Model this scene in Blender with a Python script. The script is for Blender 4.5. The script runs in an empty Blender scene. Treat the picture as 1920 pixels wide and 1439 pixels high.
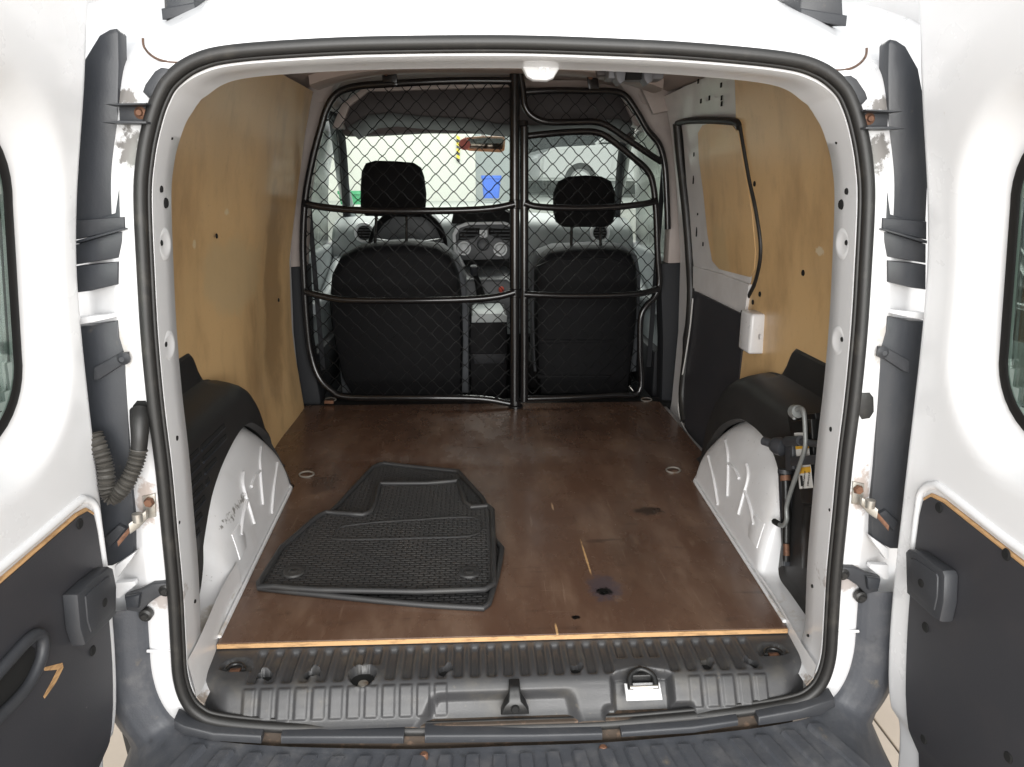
import bpy, bmesh, math, random
from mathutils import Vector, Matrix, noise
random.seed(7)
scn = bpy.context.scene
COL = scn.collection

# ------------------------------------------------------------------ camera
CAM = Vector((-0.0646, -1.1855, 0.8737))
YAW, PIT, ROLL = (math.radians(a) for a in (3.07, 14.79, 0.204))
FPX = 1408.3
FW = Vector((math.sin(YAW)*math.cos(PIT), math.cos(YAW)*math.cos(PIT), -math.sin(PIT)))
_r = Vector((math.cos(YAW), -math.sin(YAW), 0)); _u = _r.cross(FW)
RT = _r*math.cos(ROLL) + _u*math.sin(ROLL); UP = -_r*math.sin(ROLL) + _u*math.cos(ROLL)
cd = bpy.data.cameras.new('camera'); cam = bpy.data.objects.new('camera', cd); COL.objects.link(cam)
cd.sensor_width = 36; cd.lens = FPX/1920*36; cd.clip_start = .05; cd.clip_end = 300
M = Matrix((RT, UP, -FW)).transposed().to_4x4(); M.translation = CAM
cam.matrix_world = M
scn.camera = cam

# ------------------------------------------------------------------ light: hall ceiling lamps, plus added fill for the bay and dash
w = bpy.data.worlds.new('World'); scn.world = w; w.use_nodes = True
bg = w.node_tree.nodes['Background']; bg.inputs[0].default_value = (.93, .97, 1, 1); bg.inputs[1].default_value = .5
def area(name, loc, target, sx, sy, power, col=(1, 1, 1)):
    l = bpy.data.lights.new(name, 'AREA'); l.shape = 'RECTANGLE'; l.size = sx; l.size_y = sy; l.energy = power; l.color = col
    o = bpy.data.objects.new(name, l); COL.objects.link(o); o.location = loc
    o.rotation_euler = (Vector(target)-Vector(loc)).to_track_quat('-Z', 'Y').to_euler()
    return o
area('overhead_light', (-.9, -2.6, 2.9), (-.4, .6, .3), 1.6, 1.2, 26, (1, .985, .95))
area('overhead_light', (1.1, -2.4, 2.9), (.4, .6, .3), 1.6, 1.2, 24, (1, .985, .95))
area('overhead_light', (0, 6.0, 3.9), (0, 8.2, .9), 6, 2, 210, (1, .99, .96))
area('overhead_light', (0, 4.9, 3.3), (0, 3.0, .6), 3, 1.2, 150, (1, .99, .96))  # added fill over the van front to brighten the dashboard
area('bay_fill_light', (0, -4.6, 1.1), (0, 0, .55), 7.0, 2.4, 330, (1, .985, .96))  # added unseen light panel behind the camera, brightens the cargo bay
vs = scn.view_settings
vs.view_transform = 'Standard'; vs.look = 'None'; vs.gamma = 1; vs.use_curve_mapping = False; vs.exposure = 0.68

# ------------------------------------------------------------------ pixel helpers (photo 1920x1439)
def ray(px, py): return FW + RT*((px-960)/FPX) + UP*((719.5-py)/FPX)
def at(px, py, X=None, Y=None, Z=None):
    d = ray(px, py)
    t = (X-CAM.x)/d.x if X is not None else (Y-CAM.y)/d.y if Y is not None else (Z-CAM.z)/d.z
    return CAM + d*t
def interp(v, tab):
    if v <= tab[0][0]: return tab[0][1]
    for (a, b), (c, d) in zip(tab, tab[1:]):
        if v <= c: return b+(d-b)*(v-a)/(c-a)
    return tab[-1][1]
def sstep(a, b, v):
    t = max(0, min(1, (v-a)/(b-a))); return t*t*(3-2*t)
def catmull(P, n=6, closed=False):
    P = [Vector(p) for p in P]; out = []; L = len(P)
    for i in range(L if closed else L-1):
        g = (lambda k: P[k % L]) if closed else (lambda k: P[max(0, min(L-1, k))])
        a, b, c, d = g(i-1), g(i), g(i+1), g(i+2)
        for k in range(n):
            t = k/n
            out.append(.5*((2*b)+(c-a)*t+(2*a-5*b+4*c-d)*t*t+(3*b-a-3*c+d)*t**3))
    if not closed: out.append(P[-1])
    return out

# ------------------------------------------------------------------ materials
def lin(h):
    c = [int(h[i:i+2], 16)/255 for i in (0, 2, 4)]
    return tuple(x/12.92 if x <= .04045 else ((x+.055)/1.055)**2.4 for x in c)+(1,)
class Mat:
    def __init__(s, name, col, rough=.5, metal=0, coat=0, spec=.5):
        s.m = bpy.data.materials.new(name); s.m.use_nodes = True; s.t = s.m.node_tree; s.N = s.t.nodes; s.L = s.t.links
        s.b = s.N['Principled BSDF']; s.c = None
        if isinstance(col, str): col = lin(col)
        s.base = tuple(col)[:3]+(1,)
        s.b.inputs['Base Color'].default_value = s.base; s.b.inputs['Roughness'].default_value = rough
        s.b.inputs['Metallic'].default_value = metal; s.b.inputs['Coat Weight'].default_value = coat
        s.b.inputs['Coat Roughness'].default_value = .12; s.b.inputs['Specular IOR Level'].default_value = spec
        g = s.N.new('ShaderNodeNewGeometry'); s.pos = g.outputs['Position']; s.rough0 = rough; s.h = None
    def n(s, ty, **k):
        x = s.N.new(ty)
        for a, v in k.items(): setattr(x, a, v)
        return x
    def vec(s, scale=(1, 1, 1), off=(0, 0, 0)):
        m = s.n('ShaderNodeMapping'); m.vector_type = 'TEXTURE' if False else 'POINT'
        m.inputs['Scale'].default_value = scale; m.inputs['Location'].default_value = off
        s.L.new(s.pos, m.inputs['Vector']); return m.outputs[0]
    def noise(s, scale, detail=4, rough=.6, stretch=(1, 1, 1), dist=0, off=(0, 0, 0)):
        x = s.n('ShaderNodeTexNoise'); x.inputs['Scale'].default_value = scale; x.inputs['Detail'].default_value = detail
        x.inputs['Roughness'].default_value = rough; x.inputs['Distortion'].default_value = dist
        s.L.new(s.vec(stretch, off), x.inputs['Vector']); return x.outputs['Fac']
    def ramp(s, fac, a, b):
        x = s.n('ShaderNodeMapRange'); x.interpolation_type = 'SMOOTHSTEP'
        x.inputs['From Min'].default_value = a; x.inputs['From Max'].default_value = b
        s.L.new(fac, x.inputs['Value']); return x.outputs[0]
    def math(s, op, a, b=None):
        x = s.n('ShaderNodeMath', operation=op)
        for i, v in enumerate((a, b)):
            if v is None: continue
            if isinstance(v, (int, float)): x.inputs[i].default_value = v
            else: s.L.new(v, x.inputs[i])
        return x.outputs[0]
    def mix(s, fac, col, amount=1):
        if isinstance(col, str): col = lin(col)
        x = s.n('ShaderNodeMix', data_type='RGBA')
        f = s.math('MULTIPLY', fac, amount); s.L.new(f, x.inputs[0])
        if s.c is None: x.inputs[6].default_value = s.base
        else: s.L.new(s.c, x.inputs[6])
        x.inputs[7].default_value = tuple(col)[:3]+(1,)
        s.c = x.outputs[2]; s.L.new(s.c, s.b.inputs['Base Color']); return s
    def mottle(s, scale, col, lo=.45, hi=.7, amount=1, stretch=(1, 1, 1), detail=5, dist=0, off=(0, 0, 0)):
        return s.mix(s.ramp(s.noise(scale, detail, .6, stretch, dist, off), lo, hi), col, amount)
    def blob(s, c, r, col, amount=1, nscale=40, namt=.6, inv=False):
        """a stain with a shape of its own at c with radii r"""
        m = s.n('ShaderNodeVectorMath', operation='SUBTRACT'); s.L.new(s.pos, m.inputs[0]); m.inputs[1].default_value = c
        d = s.n('ShaderNodeVectorMath', operation='DIVIDE'); s.L.new(m.outputs[0], d.inputs[0]); d.inputs[1].default_value = r
        l = s.n('ShaderNodeVectorMath', operation='LENGTH'); s.L.new(d.outputs[0], l.inputs[0])
        nz = s.math('MULTIPLY', s.math('SUBTRACT', s.noise(nscale, 5, .65), .5), namt*3.2)
        return s.mix(s.ramp(s.math('ADD', l.outputs['Value'], nz), 1.0, .55), col, amount)
    def bump(s, h, strength, dist=.001):
        b = s.n('ShaderNodeBump'); b.inputs['Strength'].default_value = strength; b.inputs['Distance'].default_value = dist
        s.L.new(h, b.inputs['Height'])
        if s.h is not None: s.L.new(s.h, b.inputs['Normal'])
        s.h = b.outputs[0]; s.L.new(s.h, s.b.inputs['Normal']); return s
    def roughvar(s, scale, lo, hi, stretch=(1, 1, 1)):
        x = s.n('ShaderNodeMapRange'); x.inputs['From Min'].default_value = .3; x.inputs['From Max'].default_value = .7
        x.inputs['To Min'].default_value = lo; x.inputs['To Max'].default_value = hi
        s.L.new(s.noise(scale, 5, .6, stretch), x.inputs['Value']); s.L.new(x.outputs[0], s.b.inputs['Roughness']); return s
white = Mat('white_paint', (.74, .74, .75), .34, 0, .35)
white.mottle(3, (.70, .70, .69), .5, .8, .5).mottle(60, (.45, .40, .33), .70, .82, .35)
white.bump(white.noise(3.5, 2), .12, .01).roughvar(8, .22, .42)
jamb = Mat('white_jamb_paint', (.72, .72, .73), .34, 0, .35)
jamb.mottle(5, (.66, .66, .66), .5, .75, .5).mottle(26, (.45, .38, .28), .66, .82, .5).bump(jamb.noise(5, 2), .12, .01)
for s in (-1, 1):
    jamb.blob((s*.565, .0, .925), (.020, .05, .038), (.06, .048, .035), .8, 60, .9)      # grime round the hinge
    jamb.blob((s*.568, .0, .995), (.03, .05, .012), (.08, .06, .04), .75, 70, .9)
    jamb.blob((s*.60, .0, .19), (.04, .06, .03), (.16, .09, .05), .55, 50)
    jamb.blob((s*.545, -.02, -.03), (.05, .06, .035), (.20, .13, .07), .75, 45)
    jamb.blob((s*.61, 0, .36), (.022, .05, .05), (.24, .14, .08), .6, 60)
    jamb.blob((s*.625, 0, .62), (.03, .05, .05), (.35, .30, .24), .5, 40)
inner_white = Mat('inner_white_paint', (.74, .73, .73), .36, 0, .3)
inner_white.mottle(5, (.60, .58, .57), .45, .75, .7).mottle(45, (.30, .25, .2), .68, .8, .4).bump(inner_white.noise(6, 3), .15, .01)
archw = Mat('wheel_arch_paint', (.76, .76, .77), .33, 0, .4)
archw.mottle(6, (.62, .61, .60), .5, .75, .6).mottle(38, (.10, .09, .07), .69, .76, .8).mottle(90, (.10, .09, .08), .70, .78, .7)
archw.blob((.60, .50, .25), (.03, .05, .03), (.12, .10, .07), .9, 70, 1.0).blob((.59, .20, .02), (.04, .12, .02), (.45, .38, .28), .6, 30)
archw.blob((-.59, .20, .02), (.04, .12, .02), (.45, .38, .28), .6, 30).blob((-.60, .45, .14), (.03, .20, .012), (.10, .09, .07), .8, 60, 1.1)
archw.bump(archw.noise(7, 3), .2, .008)
ceil_m = Mat('shaded_white_ceiling', (.44, .36, .325), .55); ceil_m.mottle(6, (.36, .30, .27), .4, .7, .7).bump(ceil_m.noise(30, 3), .1, .003)  # white paint darkened to beige-grey, its shade put into the base colour
pill_m = Mat('beige_pillar_paint', (.42, .36, .33), .5); pill_m.mottle(7, (.33, .28, .26), .4, .7, .6)
ply = Mat('tan_hardboard', (.76, .51, .25), .36, 0, .15)
ply.mottle(2.2, (.72, .50, .25), .4, .75, .8, dist=.6).mottle(3.1, (.42, .26, .125), .50, .76, .85, (1, 1, .5), off=(3, 1, 4))
ply.mottle(14, (.52, .33, .16), .5, .75, .4, (1, 1, .6)).mottle(120, (.40, .25, .12), .6, .75, .35).mottle(48, (.16, .10, .05), .73, .79, .7)
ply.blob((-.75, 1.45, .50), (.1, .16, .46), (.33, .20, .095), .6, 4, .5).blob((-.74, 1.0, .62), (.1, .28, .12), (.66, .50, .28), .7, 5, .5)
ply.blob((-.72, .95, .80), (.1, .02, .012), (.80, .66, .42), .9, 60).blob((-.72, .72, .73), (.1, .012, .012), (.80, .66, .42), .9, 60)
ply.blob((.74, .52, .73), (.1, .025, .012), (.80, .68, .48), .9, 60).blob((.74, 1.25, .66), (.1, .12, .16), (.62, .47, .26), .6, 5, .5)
ply.bump(ply.noise(160, 3), .08, .001).bump(ply.noise(3, 2), .35, .012)
edge_tan = Mat('raw_plywood_edge', (.50, .30, .14), .65); edge_tan.mottle(40, (.26, .15, .07), .45, .7, .85, (1, 1, 4))
floor_m = Mat('brown_film_plywood', (.112, .062, .041), .34, 0, 0, .5)
floor_m.mottle(5, (.19, .122, .085), .42, .72, .9, (1.6, .5, 1)).mottle(2.2, (.055, .03, .021), .5, .8, .8, (1, .6, 1), off=(5, 2, 0))
floor_m.mottle(34, (.20, .135, .095), .56, .80, .65, (1, .35, 1)).mottle(18, (.03, .018, .014), .62, .8, .6).mottle(170, (.22, .14, .09), .63, .8, .45)
floor_m.mottle(75, (.42, .30, .2), .70, .77, .85).mottle(6, (.24, .165, .12), .62, .70, .45, (16, .8, 1)).mottle(5, (.23, .16, .115), .64, .71, .4, (.8, 14, 1)).mottle(9, (.035, .022, .018), .60, .72, .5, (.7, 2.5, 1), off=(7, 3, 1))
floor_m.blob((.205, .46, 0), (.003, .10, .05), (.55, .34, .16), .95, 60, .3).blob((.10, .155, 0), (.003, .03, .05), (.55, .34, .16), .95, 60, .3)
floor_m.blob((.155, .76, 0), (.003, .03, .05), (.5, .33, .2), .8, 60, .3).blob((.225, .315, 0), (.045, .07, .05), (.075, .055, .06), .95, 60, .5)
floor_m.blob((.222, .30, 0), (.02, .022, .05), (.004, .004, .004), 1, 90, .6).blob((.145, .20, 0), (.012, .008, .05), (.005, .004, .004), 1, 90, .5)
floor_m.blob((.42, .72, 0), (.05, .03, .05), (.02, .013, .01), .8, 40).blob((-.52, .97, 0), (.05, .10, .05), (.06, .034, .024), .7, 20)
floor_m.roughvar(9, .15, .36, (1, .5, 1)).bump(floor_m.noise(55, 4, .6, (1, .3, 1)), .12, .002).bump(floor_m.noise(4, 2), .12, .006)
rubber = Mat('black_seal_rubber', (.017, .0165, .016), .45); rubber.mottle(24, (.055, .05, .043), .52, .8, .7).bump(rubber.noise(220, 2), .2, .0006)
plast = Mat('charcoal_plastic', (.034, .036, .041), .48); plast.mottle(9, (.052, .053, .057), .45, .75, .7).mottle(50, (.13, .12, .10), .68, .82, .6).bump(plast.noise(420, 2), .35, .0006)
lampp = Mat('lamp_housing_plastic', (.026, .029, .035), .42); lampp.mottle(7, (.06, .06, .062), .4, .75, .8, (1, 1, .4)).mottle(30, (.19, .16, .12), .66, .84, .55).bump(lampp.noise(300, 2), .25, .0006)
sillm = Mat('sill_plastic', (.045, .045, .047), .34); sillm.mottle(16, (.075, .07, .062), .5, .78, .8).mottle(70, (.15, .13, .10), .62, .82, .6).bump(sillm.noise(380, 2), .3, .0006).roughvar(14, .26, .46)
bumpm = Mat('bumper_plastic', (.062, .066, .076), .5); bumpm.mottle(18, (.12, .12, .125), .45, .75, .8).mottle(40, (.03, .03, .03), .6, .8, .7).mottle(24, (.20, .165, .115), .62, .82, .7, (1, .6, 1)).bump(bumpm.noise(260, 3), .5, .001)
trimm = Mat('door_trim_board', (.036, .036, .041), .46); trimm.mottle(12, (.043, .041, .045), .45, .75, .7).mottle(45, (.30, .28, .26), .74, .79, .5).bump(trimm.noise(500, 2), .3, .0005)
trimm.blob((-.68, -.17, .19), (.05, .018, .03), (.45, .22, .07), .0, 40)
coverm = Mat('arch_cover_plastic', (.022, .0215, .0215), .48); coverm.mottle(8, (.036, .034, .032), .45, .75, .7).mottle(55, (.22, .20, .18), .72, .79, .5).bump(coverm.noise(420, 2), .4, .0007)
blk = Mat('black_void', (.004, .004, .004), .9)
steelb = Mat('black_painted_steel', (.009, .0085, .009), .25, 0, .35); steelb.mottle(40, (.03, .022, .018), .62, .8, .5)
wire_m = Mat('black_wire', (.003, .003, .003), .5, 0, 0, .15)
fabric = Mat('black_seat_fabric', (.0045, .0042, .0045), .85, 0, 0, .2); fabric.bump(fabric.noise(500, 2), .4, .001)
seatshell = Mat('black_seat_back', (.0055, .0055, .0065), .7, 0, 0, .2); seatshell.bump(seatshell.noise(300, 2), .3, .001)
seatgrey = Mat('grey_seat_bolster', (.075, .08, .088), .75)
dashm = Mat('grey_dash_plastic', (.34, .37, .37), .55); dashm.bump(dashm.noise(300, 2), .2, .0008)
dashd = Mat('dark_grey_dash', (.105, .11, .115), .5)
silver = Mat('silver_trim', (.82, .84, .85), .35)
doorin = Mat('grey_front_door_trim', (.30, .33, .34), .55)
darkp = Mat('dark_pillar_trim', (.02, .021, .024), .65, 0, 0, .3); darkp.bump(darkp.noise(300, 2), .2, .0006)
head_m = Mat('taupe_headliner', (.155, .13, .125), .85); head_m.bump(head_m.noise(250, 2), .4, .001)
headd = Mat('dark_shelf_plastic', (.05, .042, .042), .6)
zinc = Mat('zinc_bracket', (.42, .40, .36), .4, .7); zinc.mottle(40, (.22, .12, .06), .5, .75, .8)
rusty = Mat('rusty_bolt', (.20, .10, .06), .6, .4); rusty.mottle(120, (.08, .04, .03), .45, .7, .8)
dirt = Mat('dirty_steel', (.05, .036, .026), .7); dirt.mottle(60, (.14, .09, .06), .5, .7, .7)
rustd = Mat('dark_rust', (.11, .065, .045), .8); rustd.mottle(90, (.03, .02, .016), .45, .65, .8)
jackgrey = Mat('jack_crank_grey', (.25, .26, .255), .42, .3); jackgrey.mottle(60, (.26, .25, .23), .5, .75, .6)
jackblk = Mat('jack_black_steel', (.012, .012, .012), .33); jackblk.mottle(40, (.05, .04, .03), .6, .8, .6)
rubmat = Mat('rubber_floor_mat', (.040, .039, .040), .5, 0, 0, .5); rubmat.mottle(7, (.065, .058, .054), .45, .75, .8)
_b = rubmat.n('ShaderNodeTexBrick'); rubmat.L.new(rubmat.vec((1, 1, 1)), _b.inputs['Vector'])
_b.inputs['Scale'].default_value = 1; _b.inputs['Brick Width'].default_value = .024; _b.inputs['Row Height'].default_value = .0105; _b.inputs['Mortar Size'].default_value = .0022; _b.inputs['Mortar Smooth'].default_value = .6
rubmat.mix(_b.outputs['Fac'], (.010, .010, .010), .8)
rubmat.bump(rubmat.math('SUBTRACT', 1.0, _b.outputs['Fac']), 1.0, .003)
rubrim = Mat('rubber_mat_rim', (.030, .030, .031), .5); rubrim.mottle(9, (.05, .048, .045), .45, .75, .7)
labelw = Mat('label_white', (.72, .71, .68), .5); labely = Mat('label_yellow', (.75, .42, .04), .5); ink = Mat('label_ink', (.02, .02, .02), .5)
blue = Mat('blue_bin_plastic', (.03, .13, .62), .45); green = Mat('green_bin_plastic', (.03, .30, .12), .45)
wallm = Mat('pale_wall_plaster', (.66, .665, .61), .8); wallm.mottle(.8, (.60, .62, .55), .4, .7, .6)
colm = Mat('grey_column_paint', (.27, .30, .30), .6); colm.mottle(2, (.35, .37, .36), .4, .7, .6)
farm = Mat('dark_grey_wall', (.05, .058, .06), .7); farm.mottle(1.5, (.13, .15, .15), .4, .7, .7)
tile_m = Mat('beige_floor_tile', (.56, .47, .38), .35); tile_m.mottle(4, (.48, .40, .32), .4, .7, .6)
grout = Mat('grey_screed', (.30, .28, .25), .8)
plat_m = Mat('grey_platform_concrete', (.38, .40, .37), .7)
carw = Mat('white_car_paint', (.72, .74, .72), .25, 0, .6); card = Mat('dark_car_paint', (.02, .024, .027), .25, 0, .5); tyre_m = Mat('tyre_rubber', (.02, .02, .02), .7); rim_m = Mat('alloy_rim', (.5, .5, .5), .35, .7)
orange = Mat('copper_mirror_frame', (.80, .38, .18), .4); mirr = Mat('mirror_glass_face', (.06, .045, .035), .06, .6)
redm = Mat('red_card', (.70, .16, .12), .5); yel = Mat('yellow_tape', (.80, .62, .03), .5); redknob = Mat('red_button', (.75, .12, .08), .4)
frit = Mat('black_window_rubber', (.007, .007, .007), .4)
greywire = Mat('white_seal_edge', (.55, .54, .52), .5)
hose_m = Mat('corrugated_hose_rubber', (.06, .056, .05), .55); hose_m.mottle(30, (.12, .105, .09), .5, .75, .6)
def glassmat(name, tint, refl):
    m = bpy.data.materials.new(name); m.use_nodes = True; t = m.node_tree; t.nodes.clear()
    o = t.nodes.new('ShaderNodeOutputMaterial'); mx = t.nodes.new('ShaderNodeMixShader'); tr = t.nodes.new('ShaderNodeBsdfTransparent'); gl = t.nodes.new('ShaderNodeBsdfGlossy')
    fr = t.nodes.new('ShaderNodeFresnel'); fr.inputs[0].default_value = 1.45; mu = t.nodes.new('ShaderNodeMath'); mu.operation = 'MULTIPLY'; mu.inputs[1].default_value = refl
    tr.inputs[0].default_value = tint+(1,); gl.inputs['Roughness'].default_value = .02
    t.links.new(fr.outputs[0], mu.inputs[0]); t.links.new(mu.outputs[0], mx.inputs[0]); t.links.new(tr.outputs[0], mx.inputs[1]); t.links.new(gl.outputs[0], mx.inputs[2]); t.links.new(mx.outputs[0], o.inputs[0])
    return m
glass = glassmat('window_glass', (.80, .88, .84), .7); wsglass = glassmat('windscreen_glass', (.93, .95, .93), .12)

# ------------------------------------------------------------------ mesh helpers
def mm(m): return m.m if isinstance(m, Mat) else m
def link(name, me, mat, parent=None):
    o = bpy.data.objects.new(name, me); COL.objects.link(o)
    if mat is not None and not me.materials: me.materials.append(mm(mat))
    if parent is not None:
        o.parent = parent
        if parent.type == 'EMPTY': o.matrix_parent_inverse = Matrix.Translation(-parent.location)
    return o
def fin(name, bm, mat, parent=None, smooth=True, ang=40, recalc=True):
    if recalc: bmesh.ops.recalc_face_normals(bm, faces=bm.faces)
    me = bpy.data.meshes.new(name); bm.to_mesh(me); bm.free()
    if smooth:
        for p in me.polygons: p.use_smooth = True
        me.set_sharp_from_angle(angle=math.radians(ang))
    return link(name, me, mat, parent)
def bm_box(bm, c, s, rot=None, bev=0, seg=2):
    r = bmesh.ops.create_cube(bm, size=1); vs_ = r['verts']
    T = Matrix.Translation(c) @ (rot.to_4x4() if rot else Matrix()) @ Matrix.Diagonal((*s, 1))
    bmesh.ops.transform(bm, matrix=T, verts=vs_)
    if bev:
        es = list({e for v in vs_ for e in v.link_edges})
        bmesh.ops.bevel(bm, geom=es, offset=bev, segments=seg, affect='EDGES', profile=.5)
def box(name, c, s, mat, parent=None, rot=None, bev=.002, seg=2):
    bm = bmesh.new(); bm_box(bm, c, s, rot, bev, seg); return fin(name, bm, mat, parent)
def bm_tube(bm, pts, r, n=10, closed=False, caps=True):
    pts = [Vector(p) for p in pts]; L = len(pts); R = r if isinstance(r, (list, tuple)) else [r]*L
    tans = []
    for i in range(L):
        a = pts[(i-1) % L] if closed else pts[max(0, i-1)]; b = pts[(i+1) % L] if closed else pts[min(L-1, i+1)]
        t = b-a; tans.append(t.normalized() if t.length > 1e-9 else Vector((0, 0, 1)))
    t0 = tans[0]; nrm = t0.orthogonal().normalized()
    if closed:
        nrm = Vector((0, 1, 0)) if abs(t0.y) < .9 else Vector((0, 0, 1)); nrm = (nrm-t0*nrm.dot(t0)).normalized()
    rings = []
    for i in range(L):
        t = tans[i]; nrm = (nrm-t*nrm.dot(t)).normalized(); bn = t.cross(nrm)
        rings.append([bm.verts.new(pts[i]+(nrm*math.cos(2*math.pi*k/n)+bn*math.sin(2*math.pi*k/n))*R[i]) for k in range(n)])
    for i in range(L if closed else L-1):
        a, b = rings[i], rings[(i+1) % L]
        for k in range(n): bm.faces.new((a[k], a[(k+1) % n], b[(k+1) % n], b[k]))
    if caps and not closed:
        bm.faces.new(rings[0][::-1]); bm.faces.new(rings[-1])
def tube(name, pts, r, mat, parent=None, n=10, closed=False):
    bm = bmesh.new(); bm_tube(bm, pts, r, n, closed); return fin(name, bm, mat, parent, ang=50)
def cyl(name, p0, p1, r, mat, parent=None, n=16, r2=None):
    bm = bmesh.new(); bm_tube(bm, [p0, p1], [r, r if r2 is None else r2], n); return fin(name, bm, mat, parent)
def lathe(name, c, axis, prof, mat, parent=None, n=24):
    """prof = [(radius, along)] turned about axis through c"""
    bm = bmesh.new(); c = Vector(c); ax = Vector(axis).normalized(); a = ax.orthogonal().normalized(); b = ax.cross(a); rings = []
    for r, h in prof:
        rings.append([bm.verts.new(c+ax*h+(a*math.cos(2*math.pi*k/n)+b*math.sin(2*math.pi*k/n))*max(r, 1e-5)) for k in range(n)])
    for i in range(len(rings)-1):
        for k in range(n): bm.faces.new((rings[i][k], rings[i][(k+1) % n], rings[i+1][(k+1) % n], rings[i+1][k]))
    bmesh.ops.remove_doubles(bm, verts=bm.verts, dist=3e-5)
    return fin(name, bm, mat, parent, ang=35)
def grid(name, rows, mat, parent=None, thick=0, closed=False, ang=50, smooth=True, flip=False):
    bm = bmesh.new(); V = [[bm.verts.new(p) for p in r] for r in rows]; m = len(V[0])
    for i in range(len(V)-1):
        for k in range(m if closed else m-1):
            f = (V[i][k], V[i][(k+1) % m], V[i+1][(k+1) % m], V[i+1][k])
            try: bm.faces.new(f[::-1] if flip else f)
            except ValueError: pass
    bmesh.ops.remove_doubles(bm, verts=bm.verts, dist=1e-5)
    if thick:
        bmesh.ops.recalc_face_normals(bm, faces=bm.faces)
        bmesh.ops.solidify(bm, geom=bm.faces[:], thickness=thick)
    return fin(name, bm, mat, parent, smooth, ang, recalc=bool(thick))
def slab(name, poly, d, mat, parent=None, bev=.002, seg=2, ang=40):
    """planar-ish outline of 3-D points, extruded by vector d, edges rounded"""
    bm = bmesh.new(); P = [Vector(p) for p in poly]
    a = [bm.verts.new(p) for p in P]; b = [bm.verts.new(p+Vector(d)) for p in P]; L = len(P)
    fa = bm.faces.new(a); fb = bm.faces.new(b[::-1])
    for k in range(L): bm.faces.new((a[k], b[k], b[(k+1) % L], a[(k+1) % L]))
    bmesh.ops.recalc_face_normals(bm, faces=bm.faces)
    if bev:
        es = [e for e in bm.edges if (fa in e.link_faces) or (fb in e.link_faces)]
        bmesh.ops.bevel(bm, geom=es, offset=bev, segments=seg, affect='EDGES', profile=.5, clamp_overlap=True)
    bmesh.ops.triangulate(bm, faces=[f for f in bm.faces if len(f.verts) > 4])
    return fin(name, bm, mat, parent, True, ang)
def pslab(name, pix, Y, d, mat, parent=None, mirror=False, bev=.002):
    P = [at(x, y, Y=Y) for x, y in pix]
    if mirror: P = [Vector((-p.x, p.y, p.z)) for p in P]
    return slab(name, P, d, mat, parent, bev)
def rrect(cx, cy, wx, wy, r, n=5):
    out = []
    for (sx, sy, a0) in ((1, 1, 0), (-1, 1, 90), (-1, -1, 180), (1, -1, 270)):
        for k in range(n+1):
            a = math.radians(a0+90*k/n); out.append((cx+sx*(wx/2-r)+r*math.cos(a), cy+sy*(wy/2-r)+r*math.sin(a)))
    return out
def empty(name, loc):
    o = bpy.data.objects.new(name, None); COL.objects.link(o); o.location = loc; o.empty_display_size = .1; return o
def tag(o, label, cat=None, group=None):
    o['label'] = label
    if cat: o['category'] = cat
    if group: o['group'] = group
    return o
def mx(p): return Vector((-p[0], p[1], p[2]))
def text_mesh(name, s, size, Mw, mat, parent=None, depth=.0004):
    cu = bpy.data.curves.new(name, 'FONT'); cu.body = s; cu.size = size; cu.extrude = depth; cu.align_x = 'CENTER'; cu.align_y = 'CENTER'
    o = bpy.data.objects.new(name, cu); COL.objects.link(o); dg = bpy.context.evaluated_depsgraph_get(); dg.update()
    me = bpy.data.meshes.new_from_object(o.evaluated_get(dg)); bpy.data.objects.remove(o)
    me.transform(Mw); me.materials.clear(); return link(name, me, mat, parent)
GZ = -.58

# ================================================================== setting
g = link('ground', bpy.data.meshes.new('ground'), grout)
_bm = bmesh.new(); bmesh.ops.create_grid(_bm, x_segments=2, y_segments=2, size=40); bmesh.ops.translate(_bm, verts=_bm.verts, vec=(0, 0, GZ)); _bm.to_mesh(g.data); _bm.free(); g['kind'] = 'structure'
_bm = bmesh.new(); bm_box(_bm, (0, 0, 0), (.594, .594, .008), None, .002, 1)
tme = bpy.data.meshes.new('tile'); _bm.to_mesh(tme); _bm.free(); tme.materials.append(tile_m.m)
for ix in range(-3, 5):
    for iy in range(-4, 4):
        if abs(ix*.6+.15) < .7 and iy > -2: continue
        o = link('tile', tme, None, g); o.location = (ix*.6+.15, iy*.6, GZ+.005)
plat = box('raised_floor', (0, 15.0, .04), (30, 18, 1.24), plat_m, None, bev=0); plat['kind'] = 'structure'
plat.data.transform(Matrix.Translation((0, 0, 0)))
PZ = .66
bw = box('back_wall', (-5.0, 9.6, 2.9), (10.0, .3, 4.5), wallm, None, bev=.01); tag(bw, 'pale plain wall seen through the windscreen behind the driver seat', 'wall')
pl = box('wall_column', (.25, 9.9, 2.9), (.50, .9, 4.5), colm, None, bev=.01); tag(pl, 'grey painted column beside the pale wall beyond the windscreen', 'column')
pl2 = box('far_wall', (6.3, 19, 2.9), (12, .3, 4.5), farm, None, bev=.01); tag(pl2, 'dark grey wall behind the white parked car', 'wall')

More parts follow.
